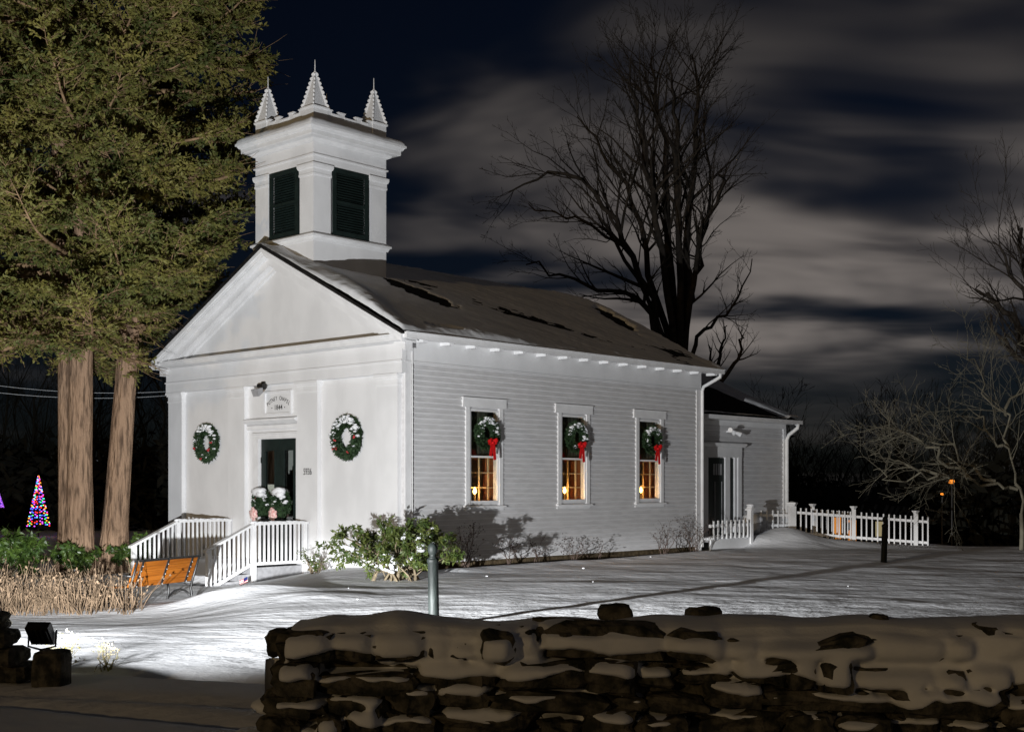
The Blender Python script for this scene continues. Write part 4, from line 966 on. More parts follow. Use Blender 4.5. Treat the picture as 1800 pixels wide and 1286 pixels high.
# ================================================================= stone walls
def gridnoise(seed): return lambda x, z, s_: fbm(x * s_, z * s_, seed, 4)
def stone_wall(label, x0, x1, yf, depth, ztop, seed, rows, slen, snow_bias, end_left=True, zbase=-0.1, capth=0.07, tilt=0.0):
    """dry-laid wall along x; front face at y = yf (towards us)"""
    w = thing('stone_wall', label, 'stone wall', (x0, yf, 0), tilt)
    rr_ = random.Random(seed); L_ = x1 - x0
    stones = []; z = zbase; rowh = (ztop - zbase) / rows
    r = 0
    while z < ztop - 0.03:
        h_ = min(rowh * rr_.uniform(0.75, 1.3), ztop - z); x = -rr_.uniform(0, 0.10) - 0.16 * (1 - max(z, 0) / ztop)
        while x < L_:
            l = slen * rr_.choice((0.5, 0.7, 0.9, 1.1, 1.5, 2.0)) * rr_.uniform(0.85, 1.15)
            wz = 0.055 * float(vnoise(x * 1.1, r * 0.37, seed + 40)) * (z > zbase + 0.02) * (z < ztop - 0.22)
            stones.append((x, min(x + l, L_ + 0.2), z + wz, z + wz + h_ * rr_.uniform(0.62, 1.30), rr_.uniform(-0.10, 0.09) - 0.05 * (1 - z / ztop)))
            x += l
        z += h_; r += 1
    for i, (a, b, c, d, pr) in enumerate(stones):
        m_ = MB(); dp = rr_.uniform(0.15, 0.22)
        m_.blob(((a + b) / 2, pr + dp, (c + d) / 2), ((b - a) / 2 * 1.02, dp, (d - c) / 2 * 1.05), seed + i * 1.37, 0.30, 4, 5.0, 1.7)
        o_ = m_.build('stone', M['stone'], w)
        ct = Vector(((a + b) / 2, 0, (c + d) / 2)); rot = Matrix.Rotation(R(rr_.gauss(0, 7)), 3, 'Y')
        for q in o_.data.vertices: q.co = rot @ (q.co - ct) + ct
    # hidden core + back face
    m_ = MB(); m_.box(0.08, L_, 0.22, depth - 0.05, zbase, ztop - 0.08)
    m_.build('wall_core', M['stone'], w)
    ne = 5
    for k in range(ne * 3):       # stones of the end face
        zc = zbase + (ztop - zbase) * ((k % ne) + 0.5) / ne; q = k // ne
        MB().blob((0.06 - 0.17 * (1 - zc / ztop), 0.15 + q * (depth - 0.25) / 2, zc), (0.15, 0.17, (ztop - zbase) / ne * 0.55), seed + 300 + k, 0.25, 4, 3.4, 1.5).build('stone', M['stone'], w)
    # wind-plastered snow: a sheet running from the back edge over the top and down the face
    nx_ = int(L_ / 0.014); xs = np.linspace(-0.20, L_ + 0.1, nx_)
    nf = int((ztop - zbase) / 0.012); nt_ = 34
    fz = np.linspace(ztop + 0.0, zbase, nf)
    X, Zf = np.meshgrid(xs, fz)
    prot = np.full(X.shape, 0.10); rel = np.full(X.shape, -0.5)          # y of stone front, relative height in the stone
    for (a, b, c, d, pr) in stones:
        cx_, cz_ = (a + b) / 2, (c + d) / 2; hx, hz = (b - a) / 2 * 1.02, (d - c) / 2 * 1.05
        e = (np.abs((X - cx_) / hx) ** 3.6 + np.abs((Zf - cz_) / hz) ** 3.6)
        ins = e < 1
        yv = pr + 0.18 - 0.18 * np.clip(1 - e, 0, 1) ** (1 / 3.6)
        upd = ins & (yv < prot); prot = np.where(upd, yv, prot); rel = np.where(upd, (Zf - cz_) / hz, rel)
    # blur the stone relief so the snow bridges the joints
    sm_ = prot.copy()
    for _ in range(10):
        sm_ = 0.5 * sm_ + 0.125 * (np.roll(sm_, 1, 0) + np.roll(sm_, -1, 0) + np.roll(sm_, 1, 1) + np.roll(sm_, -1, 1))
    cov = 0.85 * rel + snow_bias + 1.05 * fbm(X * 1.5 + 0.7 * Zf, Zf * 1.6, seed + 5, 3) + 0.50 * fbm(X * 6, Zf * 8, seed + 8, 3) + 0.95 * sstep(Zf, ztop - 0.42, ztop - 0.06)
    cov = cov - 3 * sstep(-X + 0.0, 0.02 + 0.14 * (1 - Zf / ztop), 0.06 + 0.14 * (1 - Zf / ztop))
    m = sstep(cov, -0.05, 0.16)
    for _ in range(4): m = 0.5 * m + 0.125 * (np.roll(m, 1, 0) + np.roll(m, -1, 0) + np.roll(m, 1, 1) + np.roll(m, -1, 1))
    yf_ = (sm_ - 0.05 - 0.045 * fbm(X * 2.4, Zf * 3.4, seed + 11, 3)) * m + (sm_ + 0.17) * (1 - m)
    top = ztop + capth * 0.5
    und = 0.13 * fbm(xs * 0.75, xs * 0 + 3.3, seed + 15, 3) + 0.02 * fbm(xs * 3, xs * 0, seed + 17, 2)
    Xt, Tt = np.meshgrid(xs, np.linspace(1, 0, nt_))                 # 1 = back edge, 0 = front edge
    y0row = yf_[0]
    Yt = y0row[None, :] + (depth - 0.02 - y0row[None, :]) * Tt
    bulge = capth * (np.clip(4 * Tt * (1 - Tt), 0, 1) ** 0.45) + und[None, :] * (0.35 + 0.65 * np.sin(np.pi * np.clip(Tt, 0, 1))) + 0.025 * fbm(Xt * 1.6, Tt * 1.2, seed + 19, 3)
    bulge = bulge * (0.4 + 0.6 * sstep(Xt, -0.03, 0.25)) - 0.5 * sstep(-Xt, 0.03, 0.09)
    endf = 0
    Zt = ztop + bulge
    sh = np.linspace(0, 1, nf)[:, None]; drop = (Zt[-1] - ztop)[None, :] * np.clip(1 - sh * 5, 0, 1)
    Vv = np.concatenate([np.stack([Xt, Yt, Zt], -1)[:-1], np.stack([X, yf_, Zf + drop], -1)], 0)
    nr = Vv.shape[0]; i_ = np.arange((nr - 1) * nx_).reshape(-1, nx_)[:, :-1].ravel()
    o_ = np_mesh('snow_crust', Vv.reshape(-1, 3), np.stack([i_, i_ + nx_, i_ + nx_ + 1, i_ + 1], 1), M['snow_soft'], w, sm=True); o_['kind'] = 'stuff'
    return w
sw = stone_wall('long snow-plastered dry stone wall across the foreground', -1.38, 6.8, 7.85, 0.72, 0.785, 5, 5, 0.36, 0.04)
for k, (x, y, z, r_) in enumerate(((2.08, 0.62, 0.845, (0.115, 0.10, 0.075)), (2.68, 0.60, 0.84, (0.12, 0.10, 0.065)), (1.72, 0.05, 0.745, (0.05, 0.06, 0.05)), (0.10, 0.05, 0.755, (0.14, 0.10, 0.05)), (-0.10, 0.25, 0.70, (0.10, 0.14, 0.09)), (0.55, 0.30, 0.80, (0.20, 0.12, 0.035)), (3.76, 0.30, 0.85, (0.06, 0.08, 0.03)))):
    MB().blob((x, y, z), r_, 700 + k, 0.22, 4, 3.0, 1.5).build('stone', M['stone'], sw)
sn = MB()
for k, (x, y, z, r_) in enumerate(((-0.16, 0.30, 0.30, (0.14, 0.22, 0.05)), (-0.22, 0.10, 0.12, (0.17, 0.2, 0.06)), (-0.10, 0.45, 0.52, (0.12, 0.16, 0.04)))):
    sn.blob((x, y, z), r_, 40 + k, 0.25, 4)
o = sn.build('end_snow', M['snow_soft'], sw, True); o['kind'] = 'stuff'
# low stub of the wall at the left edge, with the block beside it
st2 = thing('stone_wall', 'dark low end of the stone wall at the left edge, beside the floodlight', 'stone wall', (-8.2, 10.75, 0), 0.0)
rr_ = random.Random(4); k = 0
for row in range(4):
    x = rr_.uniform(-0.1, 0.05); zc = 0.02 + row * 0.15
    while x < 3.92 - 0.08 * row:
        l = min(rr_.uniform(0.24, 0.48), 4.05 - 0.08 * row - x); m_ = MB()
        m_.blob((x + l / 2, 0.16 + rr_.uniform(-0.04, 0.04), zc + 0.07), (l / 2 * 1.05, 0.22, 0.085), 900 + k, 0.2, 4, 3.4, 1.5).build('stone', M['stone'], st2); x += l; k += 1
m_ = MB()
for q in range(15): m_.blob((0.02 + q * 0.25, 0.17, 0.60 + 0.02 * math.sin(q * 2.2)), (0.20, 0.20, 0.075), 60 + q, 0.2, 4)
o = m_.build('snow_cap', M['snow_soft'], st2, True); o['kind'] = 'stuff'
w = tag(MB().blob((0, 0, 0.10), (0.135, 0.15, 0.20), 77, 0.06, 5, 7.0, 1.2).build('stone_block', M['stone']), 'dark squared stone block in front of the floodlight stake', 'stone block'); w.location = (-3.95, 10.78, float(gz(-3.95, 10.78)))

# ================================================================= trees
def cedar(label, stems, seed, crown):
    """stems: list of (polyline, radii); crown: (zmin, zmax, len_low, len_high, n)"""
    rg = np.random.default_rng(seed); rr_ = random.Random(seed)
    base = stems[0][0][0]
    w = thing('cedar_tree', label, 'tree', (base[0], base[1], 0))
    off = np.array([base[0], base[1], 0.0])
    for pts, rad in stems:                                   # fluted trunk
        n = 40; zs = []
        P = np.array(pts, float); tt = np.linspace(0, len(P) - 1, 70)
        C = np.stack([np.interp(tt, np.arange(len(P)), P[:, q]) for q in range(3)], 1); RR = np.interp(tt, np.arange(len(P)), rad)
        th = np.linspace(0, 2 * math.pi, n, endpoint=False)
        T, H_ = np.meshgrid(th, C[:, 2])
        fl_ = 1 + 0.09 * fbm(T * 2.2 + seed, H_ * 0.10, seed + 1, 3) + 0.055 * fbm(np.cos(T) * 6 + 20, np.sin(T) * 6 + H_ * 0.16, seed + 2, 3) + 0.35 * np.exp(-(H_ + 0.3) / 0.55) * (0.6 + 0.4 * np.sin(T * 5 + seed))
        rr2 = RR[:, None] * fl_
        V = np.stack([C[:, 0:1] + rr2 * np.cos(T), C[:, 1:2] + rr2 * np.sin(T), np.broadcast_to(C[:, 2:3], T.shape)], -1).reshape(-1, 3) - off
        i0 = np.arange(69 * n).reshape(69, n); F = np.stack([i0, np.roll(i0, -1, 1), np.roll(i0, -1, 1) + n, i0 + n], -1).reshape(-1, 4)
        np_mesh('trunk', V, F, M['bark'], w, sm=True)
    zmin, zmax, l0, l1, nb = crown
    limbP = []; limbQ = []; lr0 = []; lr1 = []; tw = []
    def ok(p, leaf=True):
        """keep clear of the chapel: nothing hangs in front of the pediment or inside roof and tower"""
        u, v = LOC(p[0], p[1])
        if u < 0.8:
            e = p[0] + 0.295 * p[1]
            return e < 0 or (p[2] > 5.1 + 1.05 * e and e < (2.1 if p[2] < 11.3 else 2.6))
        if p[0] + 0.295 * p[1] > 3.0: return False
        if v < 9.2:
            if p[2] < slope_pt(min(max(v, 0), 8.4)) + 0.4: return False
            if v < 5.9 and u < 3.0: return False
        return True
    for i in range(nb):
        pts, rad = stems[i % len(stems)]
        f = rr_.random(); z = zmin + (zmax - zmin) * f
        P = np.array(pts, float); cx_ = np.interp(z, P[:, 2], P[:, 0]); cy_ = np.interp(z, P[:, 2], P[:, 1])
        a = i * 2.39996 + rr_.uniform(-0.3, 0.3); ln = (l0 + (l1 - l0) * f) * rr_.uniform(0.65, 1.12)
        el = R(rr_.uniform(-8, 24)); cur = np.array([cx_, cy_, z]); d = np.array([math.cos(a) * math.cos(el), math.sin(a) * math.cos(el), math.sin(el)])
        ns = 9; r0 = 0.028 + 0.012 * ln; prev = cur
        for s_ in range(ns):
            bend = -0.10 if s_ < 4 else 0.14
            d = unit(d + np.array([rr_.uniform(-.13, .13), rr_.uniform(-.13, .13), bend + rr_.uniform(-.06, .06)]))
            nxt = prev + d * ln / ns
            if not ok(nxt): break
            limbP.append(prev); limbQ.append(nxt); lr0.append(r0 * (1 - s_ / ns * 0.85)); lr1.append(r0 * (1 - (s_ + 1) / ns * 0.85))
            if s_ >= 2:
                for q in range(2 + (s_ > 5)):
                    sd = rr_.choice((-1, 1)); sidev = np.array([-d[1], d[0], 0]) * sd
                    dd = unit(d * rr_.uniform(0.3, 0.9) + sidev * rr_.uniform(0.4, 1.0) + np.array([0, 0, rr_.uniform(-0.20, 0.22)]))
                    tw.append((prev + (nxt - prev) * rr_.random(), dd, rr_.uniform(0.45, 1.05)))
            prev = nxt
        tw.append((prev, d, 0.8))
    TP = np.array([t_[0] for t_ in tw]); TD = np.array([t_[1] for t_ in tw]); TL = np.array([t_[2] for t_ in tw])
    # secondary twigs in three segments
    seg = []; cur = TP; d = TD
    nodes = []
    for s_ in range(3):
        d = unit(d + rg.normal(0, 0.16, d.shape) + np.array([0, 0, -0.02])); nx2 = cur + d * TL[:, None] / 3
        seg.append(sticks(cur - off, nx2 - off, 0.012 - 0.003 * s_, 0.009 - 0.003 * s_)); nodes.append((cur, nx2, d)); cur = nx2
    # tertiary sprays
    K = 12
    cc = []; dd = []
    for s_, (a_, b_, d_) in enumerate(nodes):
        for q in range(K // 3):
            t_ = rg.random((len(a_), 1)); cc.append(a_ + (b_ - a_) * t_)
            dd.append(unit(d_ * 0.7 + rg.normal(0, 0.66, d_.shape) * np.array([1, 1, 0.42]) + np.array([0, 0, 0.05])))
    cc = np.concatenate(cc); dd = np.concatenate(dd)
    keep = np.array([ok(p) for p in cc]); cc = cc[keep]; dd = dd[keep]
    sl_ = rg.uniform(0.20, 0.42, (len(cc), 1)); ee = cc + dd * sl_
    seg.append(sticks(cc - off, ee - off, 0.0055, 0.003))
    seg.append(sticks(np.array(limbP) - off, np.array(limbQ) - off, lr0, lr1, 5))
    V, F = cat_vf(seg); np_mesh('branches', V, F, M['twig'], w)
    NL = 11
    t_ = rg.uniform(0.15, 1.05, (len(cc), NL, 1)); P = (cc[:, None] + (ee - cc)[:, None] * t_).reshape(-1, 3)
    D = np.repeat(dd, NL, 0) * 0.75 + rg.normal(0, 0.55, (len(P), 3))
    lowdrop = rg.random(len(P)) < 0.55 * sstep(-P[:, 2], -5.9, -5.0); P = P[~lowdrop]; D = D[~lowdrop]
    V, F = leaves(P - off, D, 0.112, 0.046, rg, 0.1); o_ = np_mesh('crown', V, F, M['cedar'], w)
    return w
cedar('twin-stemmed cedar with thick fibrous trunks at the left edge of the yard',
      [([(-9.82, 28.45, -0.5), (-9.80, 28.45, 2.0), (-9.76, 28.45, 5.5), (-9.72, 28.6, 10), (-9.7, 28.7, 16)], [0.33, 0.27, 0.25, 0.19, 0.05]),
       ([(-10.12, 28.85, -0.5), (-10.20, 28.85, 1.0), (-10.26, 28.9, 5.5), (-10.5, 29.0, 10), (-10.8, 29.2, 15)], [0.30, 0.215, 0.19, 0.15, 0.05])], 3, (4.7, 15.5, 4.4, 3.3, 128))
cedar('leaning single-stemmed cedar between the twin trunks and the chapel porch',
      [([(-9.22, 28.9, -0.5), (-9.12, 28.9, 1.0), (-8.82, 29.0, 5.5), (-8.75, 29.4, 10), (-8.6, 29.8, 16)], [0.35, 0.28, 0.215, 0.16, 0.05])], 8, (5.0, 15.5, 3.7, 3.9, 98))

def bare_branch(acc, P, rad, level, rr_, maxl, dens, up=0.25, spread=0.75, minr=0.004, lenf=(0.28, 0.6)):
    """append polyline P (list of np arrays) and grow children"""
    acc.append((P, rad))
    if level >= maxl: return
    L_ = sum(float(np.linalg.norm(P[i+1] - P[i])) for i in range(len(P) - 1))
    n = max(2, int(dens[level] * L_))
    for _ in range(n):
        f = rr_.uniform(0.22, 1.0) * (len(P) - 1); i = min(int(f), len(P) - 2); t_ = f - i
        b = P[i] + (P[i+1] - P[i]) * t_; d = P[i+1] - P[i]; d = d / (np.linalg.norm(d) + 1e-9)
        ax = np.array([rr_.gauss(0, 1), rr_.gauss(0, 1), rr_.gauss(0, 1)]); ax = ax - d * float(ax @ d); ax = ax / (np.linalg.norm(ax) + 1e-9)
        nd = d * rr_.uniform(0.5, 0.95) + ax * rr_.uniform(0.35, spread) + np.array([0, 0, up]); nd = nd / np.linalg.norm(nd)
        ln = L_ * rr_.uniform(*lenf) * (1.1 - 0.55 * f / (len(P) - 1)); r0 = max(minr, (rad[i] + (rad[i+1] - rad[i]) * t_) * rr_.uniform(0.4, 0.65))
        k = 5 if level < maxl - 1 else 3; Q = [b]
        for s_ in range(k):
            nd = nd + np.array([rr_.gauss(0, 0.13), rr_.gauss(0, 0.13), rr_.gauss(0, 0.13) + up * 0.18]); nd = nd / np.linalg.norm(nd)
            Q.append(Q[-1] + nd * ln / k)
        bare_branch(acc, Q, [max(minr * 0.7, r0 * (1 - 0.85 * s_ / k)) for s_ in range(k + 1)], level + 1, rr_, maxl, dens, up, spread, minr, lenf)
def branches_vf(acc, off):
    A = []; B = []; r0 = []; r1 = []; big = []
    for P, rad in acc:
        if rad[0] > 0.05:
            big.append((P, rad)); continue
        for i in range(len(P) - 1): A.append(P[i]); B.append(P[i+1]); r0.append(rad[i]); r1.append(rad[i+1])
    parts = []
    if A: parts.append(sticks(np.array(A) - off, np.array(B) - off, np.array(r0), np.array(r1), 3))
    if big:
        m_ = MB()
        for P, rad in big: m_.tube([tuple(p - off) for p in P], rad, 7, False)
        parts.append((np.array(m_.v), np.array(m_.f)))
    return cat_vf(parts)
def PX(x, y, d): return np.array([(x - 900) / 2207 * d, d, CAMH - (y - 851) * d / 2207])
def limb(px, d0, dd):
    n = len(px); return [PX(x, y, d0 + dd * (i / (n - 1)) ** 1.3) for i, (x, y) in enumerate(px)]
def densify(P, k=3):
    P = np.array(P); t_ = np.linspace(0, len(P) - 1, (len(P) - 1) * k + 1); ix = np.arange(len(P))
    # Catmull-like smoothing
    C = np.stack([np.interp(t_, ix, P[:, q]) for q in range(3)], 1)
    C[1:-1] = 0.25 * C[:-2] + 0.5 * C[1:-1] + 0.25 * C[2:]
    rg = np.random.default_rng(int(abs(P[-1][0]) * 1000) % 9999); C[1:-1] += rg.normal(0, 0.10, C[1:-1].shape)
    return [c for c in C]
rr_ = random.Random(21); D0 = 48.0
limbs = [([(1172, 640), (1150, 575), (1118, 522), (1055, 508), (985, 478), (925, 465)], -3, 0.26),
         ([(1175, 640), (1140, 520), (1100, 420), (1040, 340), (965, 290), (895, 338)], -2, 0.30),
         ([(1180, 640), (1150, 480), (1110, 350), (1060, 265), (1015, 205)], 3, 0.28),
         ([(1185, 640), (1165, 440), (1135, 280), (1112, 180), (1108, 110)], -4, 0.30),
         ([(1190, 640), (1180, 420), (1165, 240), (1152, 150), (1146, 100)], 4, 0.34),
         ([(1195, 640), (1194, 420), (1185, 240), (1180, 170), (1174, 110)], -3, 0.30),
         ([(1200, 640), (1208, 430), (1218, 260), (1228, 160), (1216, 95)], 2, 0.32),
         ([(1203, 640), (1216, 480), (1240, 380), (1268, 320), (1281, 292)], -3, 0.24),
         ([(1206, 640), (1225, 590), (1262, 560), (1300, 525), (1322, 455)], 3, 0.17),
         ([(1198, 640), (1212, 520), (1235, 440), (1248, 300), (1240, 180)], 4, 0.24),
         ([(1168, 600), (1120, 480), (1065, 400), (990, 385), (930, 360)], 4, 0.18)]
acc = []
for px_, dd_, r_ in limbs:
    P = densify(limb(px_, D0, dd_)); n = len(P)
    bare_branch(acc, P, [r_ * 0.50 * (1 - 0.9 * i / (n - 1)) + 0.012 for i in range(n)], 0, rr_, 3, [1.9, 3.0, 4.6], 0.16, 0.75, 0.0075, (0.20, 0.44))
b0 = PX(1188, 640, D0); off = np.array([b0[0], b0[1], 0])
bt = thing('bare_tree', 'tall many-stemmed leafless tree rising behind the chapel roof', 'tree', tuple(off))
m_ = MB().tube([(0, 0, -1.5), (0, 0, 0.6), (0, 0, 3.0), tuple(b0 - off + np.array([0, 0, 0.6]))], [0.9, 0.68, 0.52, 0.40], 12); m_.build('trunk', M['darktwig'], bt, True)
V, F = branches_vf(acc, off); np_mesh('crown', V, F, M['darktwig'], bt)
# smaller bare tree right of it
def small_bare(name, label, px_limbs, d, seed, matn, dens, maxl=3, up=0.2, r=0.10, dd=1.5, group=None, minr=0.006, trunk=None):
    rq = random.Random(seed); acc = []
    for L_ in px_limbs:
        P = densify(limb(L_, d, rq.uniform(-dd, dd))); n = len(P)
        bare_branch(acc, P, [r * (1 - 0.88 * i / (n - 1)) + minr for i in range(n)], 0, rq, maxl, dens, up, 0.85, minr)
    b_ = px_limbs[0][0]; p = PX(*b_, d); zg = float(gz(p[0], p[1])); o_ = np.array([p[0], p[1], 0.0])
    w = thing(name, label, 'tree', tuple(o_), 0, group)
    MB().tube([(0.0, 0, min(zg, p[2]) - 0.4), (0.02, 0, (zg + p[2]) / 2), (0, 0, p[2] + 0.05)], [r * 1.5, r * 1.25, r * 1.05], 8).build('trunk', M[matn], w, True)
    V, F = branches_vf(acc, o_); np_mesh('crown', V, F, M[matn], w); return w
small_bare('bare_tree', 'small slender leafless tree low behind the annex roof', [[(1262, 700), (1262, 640), (1270, 600), (1278, 572)], [(1262, 690), (1285, 640), (1300, 600), (1306, 580)], [(1262, 690), (1250, 640), (1245, 605)]], 50, 5, 'darktwig', [3.0, 3.2, 4], 2, 0.3, 0.10, 1.0)
small_bare('bare_tree', 'pale-branched leafless tree with a long low limb at the right edge', [
    [(1795, 905), (1788, 850), (1776, 790), (1768, 730), (1742, 690), (1715, 640), (1688, 600)],
    [(1776, 790), (1745, 770), (1728, 730), (1700, 715)],
    [(1768, 730), (1790, 690), (1808, 640), (1815, 590)],
    [(1790, 860), (1750, 845), (1700, 842), (1660, 836), (1615, 842), (1560, 832), (1535, 826)],
    [(1700, 842), (1660, 800), (1615, 772), (1570, 745), (1545, 720)],
    [(1660, 836), (1610, 815), (1565, 808), (1530, 800)],
    [(1750, 845), (1700, 815), (1650, 790), (1625, 740), (1600, 715)]], 33, 9, 'greytwig', [2.6, 4.2, 5.0], 3, 0.06, 0.045, 1.2, None, 0.005)
small_bare('bare_tree', 'dark leafless tree top leaning in at the upper right edge', [
    [(1850, 860), (1838, 700), (1828, 600), (1800, 520), (1770, 470), (1745, 425)],
    [(1838, 700), (1810, 640), (1770, 590), (1735, 560)],
    [(1828, 600), (1808, 500), (1796, 430), (1788, 395)],
    [(1828, 600), (1840, 500), (1835, 430)],
    [(1810, 620), (1770, 560), (1735, 520), (1722, 500)]], 37, 14, 'darktwig', [2.2, 3.0, 4.0], 3, 0.22, 0.13, 1.5)
# far wood: one dark mass of leafless trees
rq = random.Random(33); rg = np.random.default_rng(33)
acc = []
def wood_tree(x, y, h_, r_, lv=2, dens=(0.95, 1.7, 2.0)):
    zg = float(gz(x, y)); P = [np.array([x + rq.gauss(0, 0.12) * k, y + rq.gauss(0, 0.12) * k, zg - 0.3 + h_ * k / 5]) for k in range(6)]
    bare_branch(acc, P, [r_ * (1 - 0.85 * k / 5) for k in range(6)], 0, rq, lv, list(dens), 0.25, 0.9, 0.012, (0.30, 0.6))
for k in range(95):
    y = rq.uniform(50, 85); x = rq.uniform(0.17, 0.50) * y
    wood_tree(x, y, rq.uniform(5.0, 8.0) * (y / 60), rq.uniform(0.08, 0.15), 2, (1.5, 2.6, 2.0))
for x_px, yt in ((1560, 690), (1600, 682), (1650, 700), (1520, 712), (1350, 700), (1380, 712), (1700, 690), (1450, 728), (1760, 680)):
    wood_tree((x_px - 900) / 2207 * 60, 60, (851 - yt) / 2207 * 60 + 4.2, 0.16, 3, (1.1, 2.0, 2.6))
for k in range(70):                                     # behind and left of the cedars
    y = rq.uniform(56, 84); x = rq.uniform(-0.50, -0.20) * y
    wood_tree(x, y, rq.uniform(6, 11), rq.uniform(0.08, 0.15))
V, F = branches_vf(acc, np.zeros(3))
# dense undergrowth: scraggy twigs and evergreen scraps low down
n = 26000
yy = rg.uniform(46, 82, n); sx = np.where(rg.random(n) < 0.55, rg.uniform(0.17, 0.50, n), rg.uniform(-0.55, -0.20, n)); xx = sx * yy
yy = np.where(sx < 0, np.maximum(yy, 54 + (yy - 46) * 0.8), yy); xx = sx * yy
hh = rg.random(n) ** 1.6 * (2.6 + 3.0 * (0.5 + 0.5 * vnoise(xx * 0.25, yy * 0.1, 71))) 
hh = hh * np.where(sx > 0, 1.25, 1.0); zz = gz(xx, yy) + hh
P = np.stack([xx, yy, zz], 1); Vl, Fl = leaves(P, rg.normal(0, 1, (n, 3)) * np.array([1, 1, 0.6]), 0.75, 0.34, rg, 0.2)
V, F = cat_vf([(V, F), (Vl, Fl)])
fw = np_mesh('far_wood', V, F, M['wood_dark']); tag(fw, 'dark mass of leafless woods and undergrowth beyond the yard', 'woods', kind='stuff')

# ================================================================= shrubs
def leafy_shrub(name, label, x, y, rx, h_, nstem, nleaf, ll, lw, seed, leafm, woodm, snowk=0, droop=0.5, group=None, stemr=0.018, lean=(0, 0), cat='shrub', base=0.05, sblob=1.0):
    rq = random.Random(seed); rg = np.random.default_rng(seed); zg = float(gz(x, y))
    w = thing(name, label, cat, (x, y, zg), 0, group); acc = []; tips = []
    for k in range(nstem):
        a = k * 2.4 + rq.uniform(-.4, .4); f = rq.uniform(0.25, 1.0); P = [np.array([rq.gauss(0, base), rq.gauss(0, base), -0.05])]
        tgt = np.array([math.cos(a) * rx * f + lean[0], math.sin(a) * rx * f * 0.8 + lean[1], h_ * (0.55 + 0.45 * rq.random()) * (1.1 - 0.35 * f)])
        for s_ in range(1, 6):
            t_ = s_ / 5; P.append(P[0] * (1 - t_) + tgt * np.array([t_ ** 1.2, t_ ** 1.2, t_ ** 0.8]) + np.array([rq.gauss(0, 0.03), rq.gauss(0, 0.03), rq.gauss(0, 0.02)]))
        r0 = stemr * rq.uniform(0.6, 1.4); bare_branch(acc, P, [r0 * (1 - 0.8 * q / 5) for q in range(6)], 0, rq, 1, [7.0], 0.2, 0.9, 0.003, (0.22, 0.42))
    V, F = branches_vf(acc, np.zeros(3)); np_mesh('stems', V, F, M[woodm], w)
    ends = [(P[-1], P[-1] - P[-2]) for P, r_ in acc] + [((P[-1] + P[-2]) / 2, P[-1] - P[-2]) for P, r_ in acc[::2]] + ([(P[-2], P[-1] - P[-2]) for P, r_ in acc[1::2]] if nleaf > 10 else [])
    E = np.array([e[0] for e in ends]); ED = unit(np.array([e[1] for e in ends]))
    if nleaf:
        PP = np.repeat(E, nleaf, 0) + rg.normal(0, 0.025, (len(E) * nleaf, 3)); DD = np.repeat(ED, nleaf, 0) * 0.4 + rg.normal(0, 0.7, PP.shape) + np.array([0, 0, -droop])
        V, F = leaves(PP, DD, ll, lw, rg, 0.1); np_mesh('foliage', V, F, M[leafm], w)
    if snowk:
        m_ = MB()
        for k in range(snowk):                                   # snow lying along whole stretches of branch
            P, r_ = acc[rq.randrange(len(acc))]; i0 = rq.randrange(len(P) - 1); s_ = rq.uniform(0.6, 1.25)
            for i in range(i0, min(i0 + 3, len(P) - 1)):
                if abs(P[i+1][2] - P[i][2]) > 0.80 * np.linalg.norm(P[i+1] - P[i]): continue
                L_ = float(np.linalg.norm(P[i+1] - P[i])); nn = max(1, int(L_ / 0.045))
                for j in range(nn):
                    c = P[i] + (P[i+1] - P[i]) * (j / nn)
                    if c[2] < 0.12: continue
                    m_.blob((c[0], c[1], c[2] + 0.018), (0.042 * s_ * sblob, 0.036 * s_ * sblob, 0.026 * s_ * sblob), k * 7 + j, 0.3, 2)
        m_.build('snow', M['snow_soft'], w, True)['kind'] = 'stuff'
    return w
leafy_shrub('rhododendron_bush', 'large snow-laden evergreen shrub with crooked trunks at the chapel front corner', -2.05, 22.7, 1.25, 1.10, 26, 15, 0.10, 0.036, 41, 'bushleaf', 'bushwood', 46, 0.45, stemr=0.030, base=0.17, sblob=1.5)
leafy_shrub('low_shrub', 'small snowy shrub at the foot of the wall right of the porch', *W2(-0.75, 1.95), 0.42, 0.45, 9, 8, 0.06, 0.026, 42, 'bushleaf', 'bushwood', 10, 0.2)
azl = (('thin bare shrub with dark leaf tips nearest the chapel front corner', 1.15, -0.55, 0.45, 1.15, 9), ('spindly bare shrub under the first side window', 2.55, -0.45, 0.34, 0.80, 6), ('low twiggy shrub between the first and second side windows', 3.55, -0.40, 0.28, 0.55, 5),
       ('broad dark-leaved twiggy shrub under the second side window', 4.75, -0.42, 0.50, 0.62, 9), ('smallest twiggy shrub right of the second side window', 5.75, -0.40, 0.20, 0.40, 3),
       ('dense twiggy brown shrub under the third side window', 7.75, -0.75, 0.50, 0.85, 10), ('pale twiggy shrub at the far corner of the side wall', 9.25, -0.60, 0.75, 0.95, 12))
for k, (lb, a, b, rx, h_, ns) in enumerate(azl):
    leafy_shrub('bare_shrub', lb, *W2(a, b), rx, h_, ns, 2 if k < 5 else 1, 0.05, 0.026, 50 + k, 'azleaf', 'azalea', 0, 0.1, 'twiggy shrubs along the side wall', 0.010)
leafy_shrub('rhododendron_bush', 'glossy-leaved rhododendron left of the twin cedar trunks', -10.9, 27.2, 1.05, 0.95, 15, 14, 0.16, 0.055, 71, 'rhodo', 'bushwood', 4, 0.8)
leafy_shrub('rhododendron_bush', 'glossy-leaved rhododendron at the foot of the twin cedar trunks', -9.55, 27.4, 0.55, 0.70, 9, 12, 0.15, 0.05, 72, 'rhodo', 'bushwood', 2, 0.7)
leafy_shrub('rhododendron_bush', 'green bush between the leaning cedar and the porch railing', -8.45, 28.0, 0.55, 0.95, 12, 14, 0.10, 0.045, 73, 'rhodo', 'bushwood', 2, 0.3)
